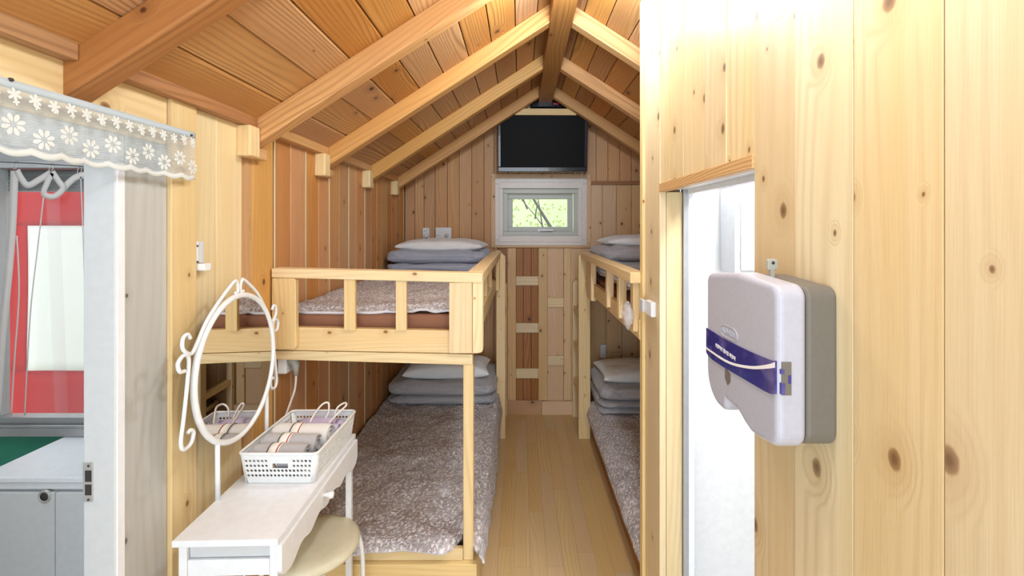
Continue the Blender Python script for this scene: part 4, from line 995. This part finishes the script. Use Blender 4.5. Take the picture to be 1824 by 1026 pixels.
# ---------------------------------------------------------------- basket with holes
def perf(m, o, U, V, W, nu, nv, skip=(), rh=0.38):      # o+U and o+V+W are the far bottom and top corners
    o, U, V, W = Vector(o), Vector(U), Vector(V), Vector(W)
    q = lambda s_, t_: o+V*t_+(U*(1-t_)+W*t_)*s_
    for i in range(nu):
        for j in range(nv):
            i2, j2 = i+1, j+1; du, dv = U/nu, V/nv; c = q((i+.5)/nu, (j+.5)/nv)
            if (i, j) in skip.get('open', ()): continue
            sq = [q(i/nu, j/nv), q((i+.5)/nu, j/nv), q(i2/nu, j/nv), q(i2/nu, (j+.5)/nv), q(i2/nu, j2/nv), q((i+.5)/nu, j2/nv), q(i/nu, j2/nv), q(i/nu, (j+.5)/nv)]
            if (i, j) in skip.get('solid', ()):
                f = m.bm.faces.new([m.bm.verts.new(p) for p in sq]); m._uv([f], (0, 0, 1)); continue
            s_ = min(du.length, dv.length)*rh; un, vn = du.normalized(), dv.normalized()
            oc = [c+un*s_*math.cos(t)+vn*s_*math.sin(t) for t in [-3*PI/4+k*PI/4 for k in range(8)]]
            A = [m.bm.verts.new(p) for p in sq]; B = [m.bm.verts.new(p) for p in oc]
            for k in range(8):
                f = m.bm.faces.new([A[k], A[(k+1)%8], B[(k+1)%8], B[k]]); m._uv([f], (0, 0, 1))
bx0, bx1, by0, by1, bzb, bzt = -0.838, -0.604, 1.352, 1.672, vzt+0.001, vzt+0.092
BR = 0.006
bk = thing('plastic_basket', 'white perforated plastic basket of towels and dryers on the vanity table', 'basket', ((bx0+bx1)/2, (by0+by1)/2, bzb))
m = MB(); i_ = 0.010
def lerp(a, b, t): return a+(b-a)*t
zA, zB_ = bzb+0.016, bzt-0.014
def side_panels(m):
    ins = lambda z: i_*(1-(z-bzb)/(bzt-bzb))
    def pt(sx, sy, z): return Vector((bx0+ins(z) if sx < 0 else bx1-ins(z), by0+ins(z) if sy < 0 else by1-ins(z), z))
    cr = 0.014
    for (c0, c1, nu, sk) in (((-1,-1),(1,-1),17,{'open': [(k, 2) for k in range(7, 11)], 'solid': [(k, 3) for k in range(6, 12)]+[(6,2),(11,2)]}),
                             ((1,-1),(1,1),24,{'solid': [(11,k) for k in range(4)]+[(12,k) for k in range(4)]}), ((1,1),(-1,1),17,{'solid': [(k, j) for k in range(5, 12) for j in (2,3)]}), ((-1,1),(-1,-1),24,{})):
        a0, b0 = pt(*c0, zA), pt(*c1, zA); a1, b1 = pt(*c0, zB_), pt(*c1, zB_)
        d = (b0-a0).normalized(); a0 += d*cr; b0 -= d*cr; a1 += d*cr; b1 -= d*cr
        perf(m, a0, b0-a0, a1-a0, b1-a1, nu, 4, sk)
        for (za, zb) in ((bzb, zA), (zB_, bzt)):
            p, q_ = pt(*c0, za)+d*cr, pt(*c1, za)-d*cr; r_, s_ = pt(*c1, zb)-d*cr, pt(*c0, zb)+d*cr
            f = m.bm.faces.new([m.bm.verts.new(v) for v in (p, q_, r_, s_)]); m._uv([f], (0, 0, 1))
    # rounded corners
    for sx, sy, a0 in ((1,-1,-PI/2),(1,1,0),(-1,1,PI/2),(-1,-1,PI)):
        for k in range(4):
            q4 = []
            for (t, z) in ((k, bzb), (k+1, bzb), (k+1, bzt), (k, bzt)):
                a = a0+PI/2*t/4; c = pt(sx, sy, z)-Vector((sx*cr, sy*cr, 0)); q4.append(m.bm.verts.new(c+Vector((cr*math.cos(a), cr*math.sin(a), 0))))
            f = m.bm.faces.new(q4); f.smooth = True; m._uv([f], (0, 0, 1))
side_panels(m)
m.box(bx0+i_+.003, bx1-i_-.003, by0+i_+.003, by1-i_-.003, bzb+.001, bzb+0.004)
m.build('body', M['basket'], bk, solid=0.0018, weld=2)
m = MB(); cr = 0.016; pts = []
for sx, sy, a0 in ((1,-1,-PI/2),(1,1,0),(-1,1,PI/2),(-1,-1,PI)):
    for k in range(6): a = a0+PI/2*k/5; pts.append(((bx1-cr if sx > 0 else bx0+cr)+cr*math.cos(a), (by1-cr if sy > 0 else by0+cr)+cr*math.sin(a), bzt))
m.tube(pts, 0.0042, 8, closed=True); m.build('rim', M['basket'], bk)
# towels
def towel(label, y, z, mat, x0, x1, r_, tiltx=0.0):
    t = thing('rolled_towel', label, 'towel', ((x0+x1)/2, y, z-r_), 0, 'rolled hand towels in the basket')
    m = MB(); sp_ = []
    for k in range(64):
        a = 2*PI*k/20; rr_ = 0.006+(r_-0.006)*min(1, k/44)
        sp_.append((rr_*math.cos(a)*1.0, rr_*math.sin(a)*0.92))
    outer = [(r_*math.cos(2*PI*k/28)*1.04, r_*math.sin(2*PI*k/28)*0.95) for k in range(28)]
    def fn(u, v):
        a = 2*PI*v; x = lerp(x0, x1, u); e = 1-0.06*(abs(2*u-1)**8)
        return (x+0.003*nz(a, u*3), y+r_*1.04*e*math.cos(a), z+r_*0.95*e*math.sin(a)+0.0022*nz(x*30, a*2, y*9)+tiltx*(u-.5))
    m.grid(30, 32, fn, (0.2, 0.2))
    for sd, x in ((-1, x0+0.004), (1, x1-0.004)):
        for k in range(len(sp_)-1):     # spiral edge of the roll
            p, q_ = sp_[k], sp_[k+1]; xx = x+sd*0.006; tz_ = tiltx*0.5*sd
            f = m.bm.faces.new([m.bm.verts.new(v) for v in ((xx-sd*.012, y+p[0], z+p[1]+tz_), (xx-sd*.012, y+q_[0], z+q_[1]+tz_), (xx, y+q_[0]*.97, z+q_[1]*.97+tz_), (xx, y+p[0]*.97, z+p[1]*.97+tz_))]); m._uv([f], (0,0,1))
        f = m.bm.faces.new([m.bm.verts.new((x-sd*0.006, y+p[0], z+p[1]+tiltx*.5*sd)) for p in outer]); m._uv([f], (0,0,1))
    m.build('terry_cloth', mat, t, weld=True, solid=0.003)
    def band(nm, xa, xb, rr_, mt):
        m = MB(); m.grid(2, 32, lambda u, v: (lerp(xa, xb, u), y+rr_*1.04*math.cos(2*PI*v), z+rr_*0.95*math.sin(2*PI*v)+0.0005+tiltx*((lerp(xa, xb, u)-x0)/(x1-x0)-.5)), (.1, .1)); return m.build(nm, mt, t, solid=0.0006)
    xm = lerp(x0, x1, 0.42)
    band('paper_band', xm-0.018, xm+0.018, r_+0.0030, M['paper']); band('dark_stripe', xm-0.0165, xm-0.0135, r_+0.0036, M['ink']); band('rust_stripe', xm+0.0105, xm+0.0145, r_+0.0036, M['rust'])
    return t
zt = bzb+0.006
towel('front grey rolled towel with a paper band, nearest in the white basket', by0+0.052, zt+0.056, M['towel_grey'], bx0+0.020, bx1-0.055, 0.033)
towel('middle grey rolled towel with a paper band, behind the front one', by0+0.105, zt+0.064, M['towel_grey'], bx0+0.022, bx1-0.045, 0.032)
towel('white rolled towel with a paper band, behind the grey ones', by0+0.165, zt+0.066, M['towel_white'], bx0+0.024, bx1-0.030, 0.036)
# lavender hair dryers
def dryer(label, c, ang, sc, noz):
    t = thing('hair_dryer', label, 'hair dryer', c, ang)
    c = Vector(c)
    m = MB(); m.lathe([(0, -.075), (.022*sc, -.075), (.030*sc, -.055), (.034*sc, -.01), (.030*sc, .035), (.024*sc, .06), (.022*sc, .085), (.017*sc, .085), (.015*sc, .07), (0, .07)], c+Vector((0, 0, .034)), 'x', 24); b_ = m.build('barrel', M['lavender'], t)
    m = MB(); m.lathe([(.0245*sc, .0), (.0255*sc, .002), (.0255*sc, .008), (.0245*sc, .01)], c+Vector((0.056, 0, .034)), 'x', 24); m.build('collar', M['lavender_dark'], b_)
    m = MB(); m.tube([c+Vector((-.02, 0, .03)), c+Vector((-.022, -.04, .028)), c+Vector((-.012, -.085, .024)), c+Vector((-.006, -.11, .022))], [.018, .016, .014, .010], 12); m.build('handle', M['lavender'], t)
    m = MB(); m.box(c.x-.016, c.x-.008, c.y-.07, c.y-.05, c.z+.040, c.z+.047); m.build('switch', M['lavender_dark'], t, bevel=.001)
    return t
dA = dryer('lavender hair dryer at the back right of the white basket', ((bx0+bx1)/2+0.008, by1-0.046, zt+0.014), 0.0, 0.95, 0)
dB = dryer('second lavender hair dryer lying in front against the white towel', ((bx0+bx1)/2+0.012, by1-0.112, zt+0.030), 0.10, 0.80, 0)
def cordt(par, pts, rad=0.0034):
    m = MB(); m.tube(smooth_pts(pts, 8), rad, 8); m.build('power_cord', M['cord'], par, label='white cord')
bc = (bx0+bx1)/2
cordt(dA, [(bc+0.05, by1-0.12, zt+0.07), (bc+0.075, by1-0.07, zt+0.10), (bc+0.092, by1-0.03, zt+0.115), (bc+0.080, by1-0.012, zt+0.118), (bc+0.058, by1-0.02, zt+0.105), (bc+0.05, by1-0.03, zt+0.08)])
cordt(dB, [(bc-0.005, by1-0.13, zt+0.075), (bc+0.0, by1-0.07, zt+0.10), (bc+0.012, by1-0.02, zt+0.116), (bc+0.03, by1-0.010, zt+0.116), (bc+0.036, by1-0.03, zt+0.09), (bc+0.03, by1-0.05, zt+0.075)])

# ---------------------------------------------------------------- stool
sc_, SR, SZ = Vector((-0.70, 1.535, 0)), 0.150, 0.45
st = thing('stool', 'round cream padded stool with white tube legs tucked under the vanity', 'stool', (sc_.x, sc_.y, 0))
m = MB(); m.lathe([(0, SZ), (SR*0.7, SZ-0.001), (SR*0.92, SZ-0.004), (SR, SZ-0.014), (SR, SZ-0.026), (SR*0.96, SZ-0.034), (0, SZ-0.034)], (sc_.x, sc_.y, 0), 'z', 56); m.build('seat', M['cream'], st)
m = MB(); m.tube([(sc_.x+SR*.8*math.cos(a), sc_.y+SR*.8*math.sin(a), SZ-0.04) for a in [2*PI*k/40 for k in range(40)]], 0.007, 8, closed=True); m.build('seat_ring', M['white_plastic'], st)
for k in range(4):
    a = PI/4+k*PI/2-0.15; ca_, sa_ = math.cos(a), math.sin(a)
    m = MB(); m.tube(smooth_pts([(sc_.x+ca_*SR*.75, sc_.y+sa_*SR*.75, SZ-0.04), (sc_.x+ca_*SR*1.0, sc_.y+sa_*SR*1.0, SZ-0.05), (sc_.x+ca_*SR*1.10, sc_.y+sa_*SR*1.10, SZ-0.12), (sc_.x+ca_*SR*1.12, sc_.y+sa_*SR*1.12, 0.2), (sc_.x+ca_*SR*1.14, sc_.y+sa_*SR*1.14, 0.0)]), 0.0075, 10); m.build('leg', M['white_plastic'], st)

# ---------------------------------------------------------------- paper dispenser on the partition
DX = 0.383; DYn, DYf = 0.678, 0.938
ds = thing('paper_dispenser', 'white and grey wall dispenser with a blue band on the pine partition', 'dispenser', (XR, 0.8, 1.17))
def dpt(px, py): y = 811*DX/(px-927); return (y, 1.5-(py-405)*y/811)
def outline(e=0.0):
    pts = []
    R_ = 0.026
    def arc(cy, cz_, rad, a0, a1, n=6): 
        for k in range(n+1): a = a0+(a1-a0)*k/n; pts.append((cy+(rad+e)*math.cos(a), cz_+(rad+e)*math.sin(a)))
    arc(DYn+R_, 1.165+R_, R_, PI, 3*PI/2)
    pts.extend([(0.735, 1.159-e), (0.760, 1.158-e), (0.780, 1.164-e), (0.806, 1.176-e), (0.848, 1.178-e), (0.850, 1.158-e), (0.868, 1.153-e)])
    arc(DYf-0.062, 1.215, 0.062, -PI/2+0.2, 0, 8)
    arc(DYf-0.018, 1.408-0.018, 0.018, 0, PI/2)
    pts.append(((DYn+DYf)/2, 1.420+e))
    arc(DYn+R_*.8, 1.414-R_*.8, R_*.8, PI/2, PI)
    return pts
m = MB(); m.prism(outline(), 'x', DX, 0.428, (0, 0, 1)); m.build('front_cover', M['disp'], ds, bevel=0.012, seg=5)
m = MB(); m.prism(outline(-0.003), 'x', 0.4285, XR, (0, 0, 1)); m.build('back_case', M['disp_side'], ds, bevel=0.006, seg=3)
up = [(1259,583.5),(1289,602),(1328,622),(1370,640),(1382,643)]; lo = [(1259,627.5),(1267,638),(1292,655),(1333,679),(1370,700),(1382,702)]
def dens(pts, n=6): return [(p.x, p.y) for p in smooth_pts([Vector((a, b, 0)) for a, b in pts], n)]
def face_poly(m, up, lo, x, th=0.0012):
    A = [dpt(*p) for p in dens(up)]; B = [dpt(*p) for p in dens(lo)]
    m.prism(A+B[::-1], 'x', x, x+th, (0, 1, 0))
m = MB(); face_poly(m, up, lo, DX-0.0015, 0.004); bb = m.build('blue_band', M['blue'], ds)
m = MB(); face_poly(m, [(1259,618),(1289,638),(1312,647.5),(1343,652),(1370,649),(1382,645)], [(1259,621),(1289,642),(1312,652),(1343,657.5),(1370,656.5),(1382,655)], DX-0.0022); m.build('white_swoosh', M['paper'], bb)
m = MB(); y0 = DYn
m.box(DX+0.006, DX+0.020, DYn-0.0015, DYn+0.003, dpt(1382,702)[1], dpt(1382,643)[1]); m.build('band_return', M['disp_side'], bb, bevel=0.0005)
m = MB(); m.box(DX+0.004, DX+0.010, DYn-0.0022, DYn+0.003, dpt(1382,700)[1], dpt(1382,680)[1]); m.box(DX+0.004, DX+0.009, DYn-0.0022, DYn+0.003, dpt(1382,664)[1], dpt(1382,656)[1]); m.box(DX+0.015, DX+0.019, DYn-0.0022, DYn+.003, dpt(1382,681)[1], dpt(1382,666)[1]); m.build('latch', M['blue'], bb)
ya, za_ = dpt(1292, 656); yb_, zb_ = dpt(1301.5, 690)
m = MB(); m.prism([(yb_, za_-.004), (ya, za_+.002), (ya, zb_+0.010), ((ya+yb_)/2, zb_), (yb_, zb_+0.010)], 'x', DX-0.0008, DX+0.004, (0, 0, 1)); m.build('level_window', M['disp_side'], ds)
# embossed oval with the model lettering
yo, zo = dpt(1298, 592)
m = MB(); m.tube([(DX-0.0003, yo+0.034*math.copysign(abs(math.cos(a))**0.6, math.cos(a)), zo+0.011*math.copysign(abs(math.sin(a))**0.8, math.sin(a))) for a in [2*PI*k/36 for k in range(36)]], 0.0009, 6, closed=True); m.build('embossed_oval', M['disp'], ds)
text_mesh('embossed_lettering', 'KLD-1002', 0.015, M['disp'], ds, (DX-0.0004, yo, zo), (PI/2, 0, -PI/2), 0.0008)
yo, zo = dpt(1293, 628)
text_mesh('band_lettering', '위생적인 점보롤 화장지', 0.0085, M['paper'], ds, (DX-0.002, yo, zo+0.0015), (PI/2-0.0, 0.05, -PI/2), 0.0003)
kx_, ky_ = 0.43, 811*0.43/(1374-927)
ky = thing('dispenser_key', 'grey plastic key standing in the top of the wall dispenser', 'key', (0.43, ky_, 1.41))
zk = lambda p: 1.5-(p-405)*ky_/811
m = MB(); m.box(0.427, 0.434, ky_-0.003, ky_+0.003, 1.408, zk(480)); m.build('shaft', M['grey_plug'], ky)
m = MB(); m.prism(rbox_poly((1366-927)*ky_/811, (1384-927)*ky_/811, zk(481), zk(461), 0.004), 'y', ky_-0.003, ky_+0.004, (1, 0, 0)); m.build('bow', M['grey_plug'], ky, bevel=0.0015)
m = MB(); m.lathe([(0, -.0036), (.0022, -.0036), (.003, -.003)], (0.4316, ky_, zk(468)), 'y', 12); m.build('key_hole', M['dark'], ky)

for o in bpy.data.objects:
    if 'wo' in o: del o['wo']
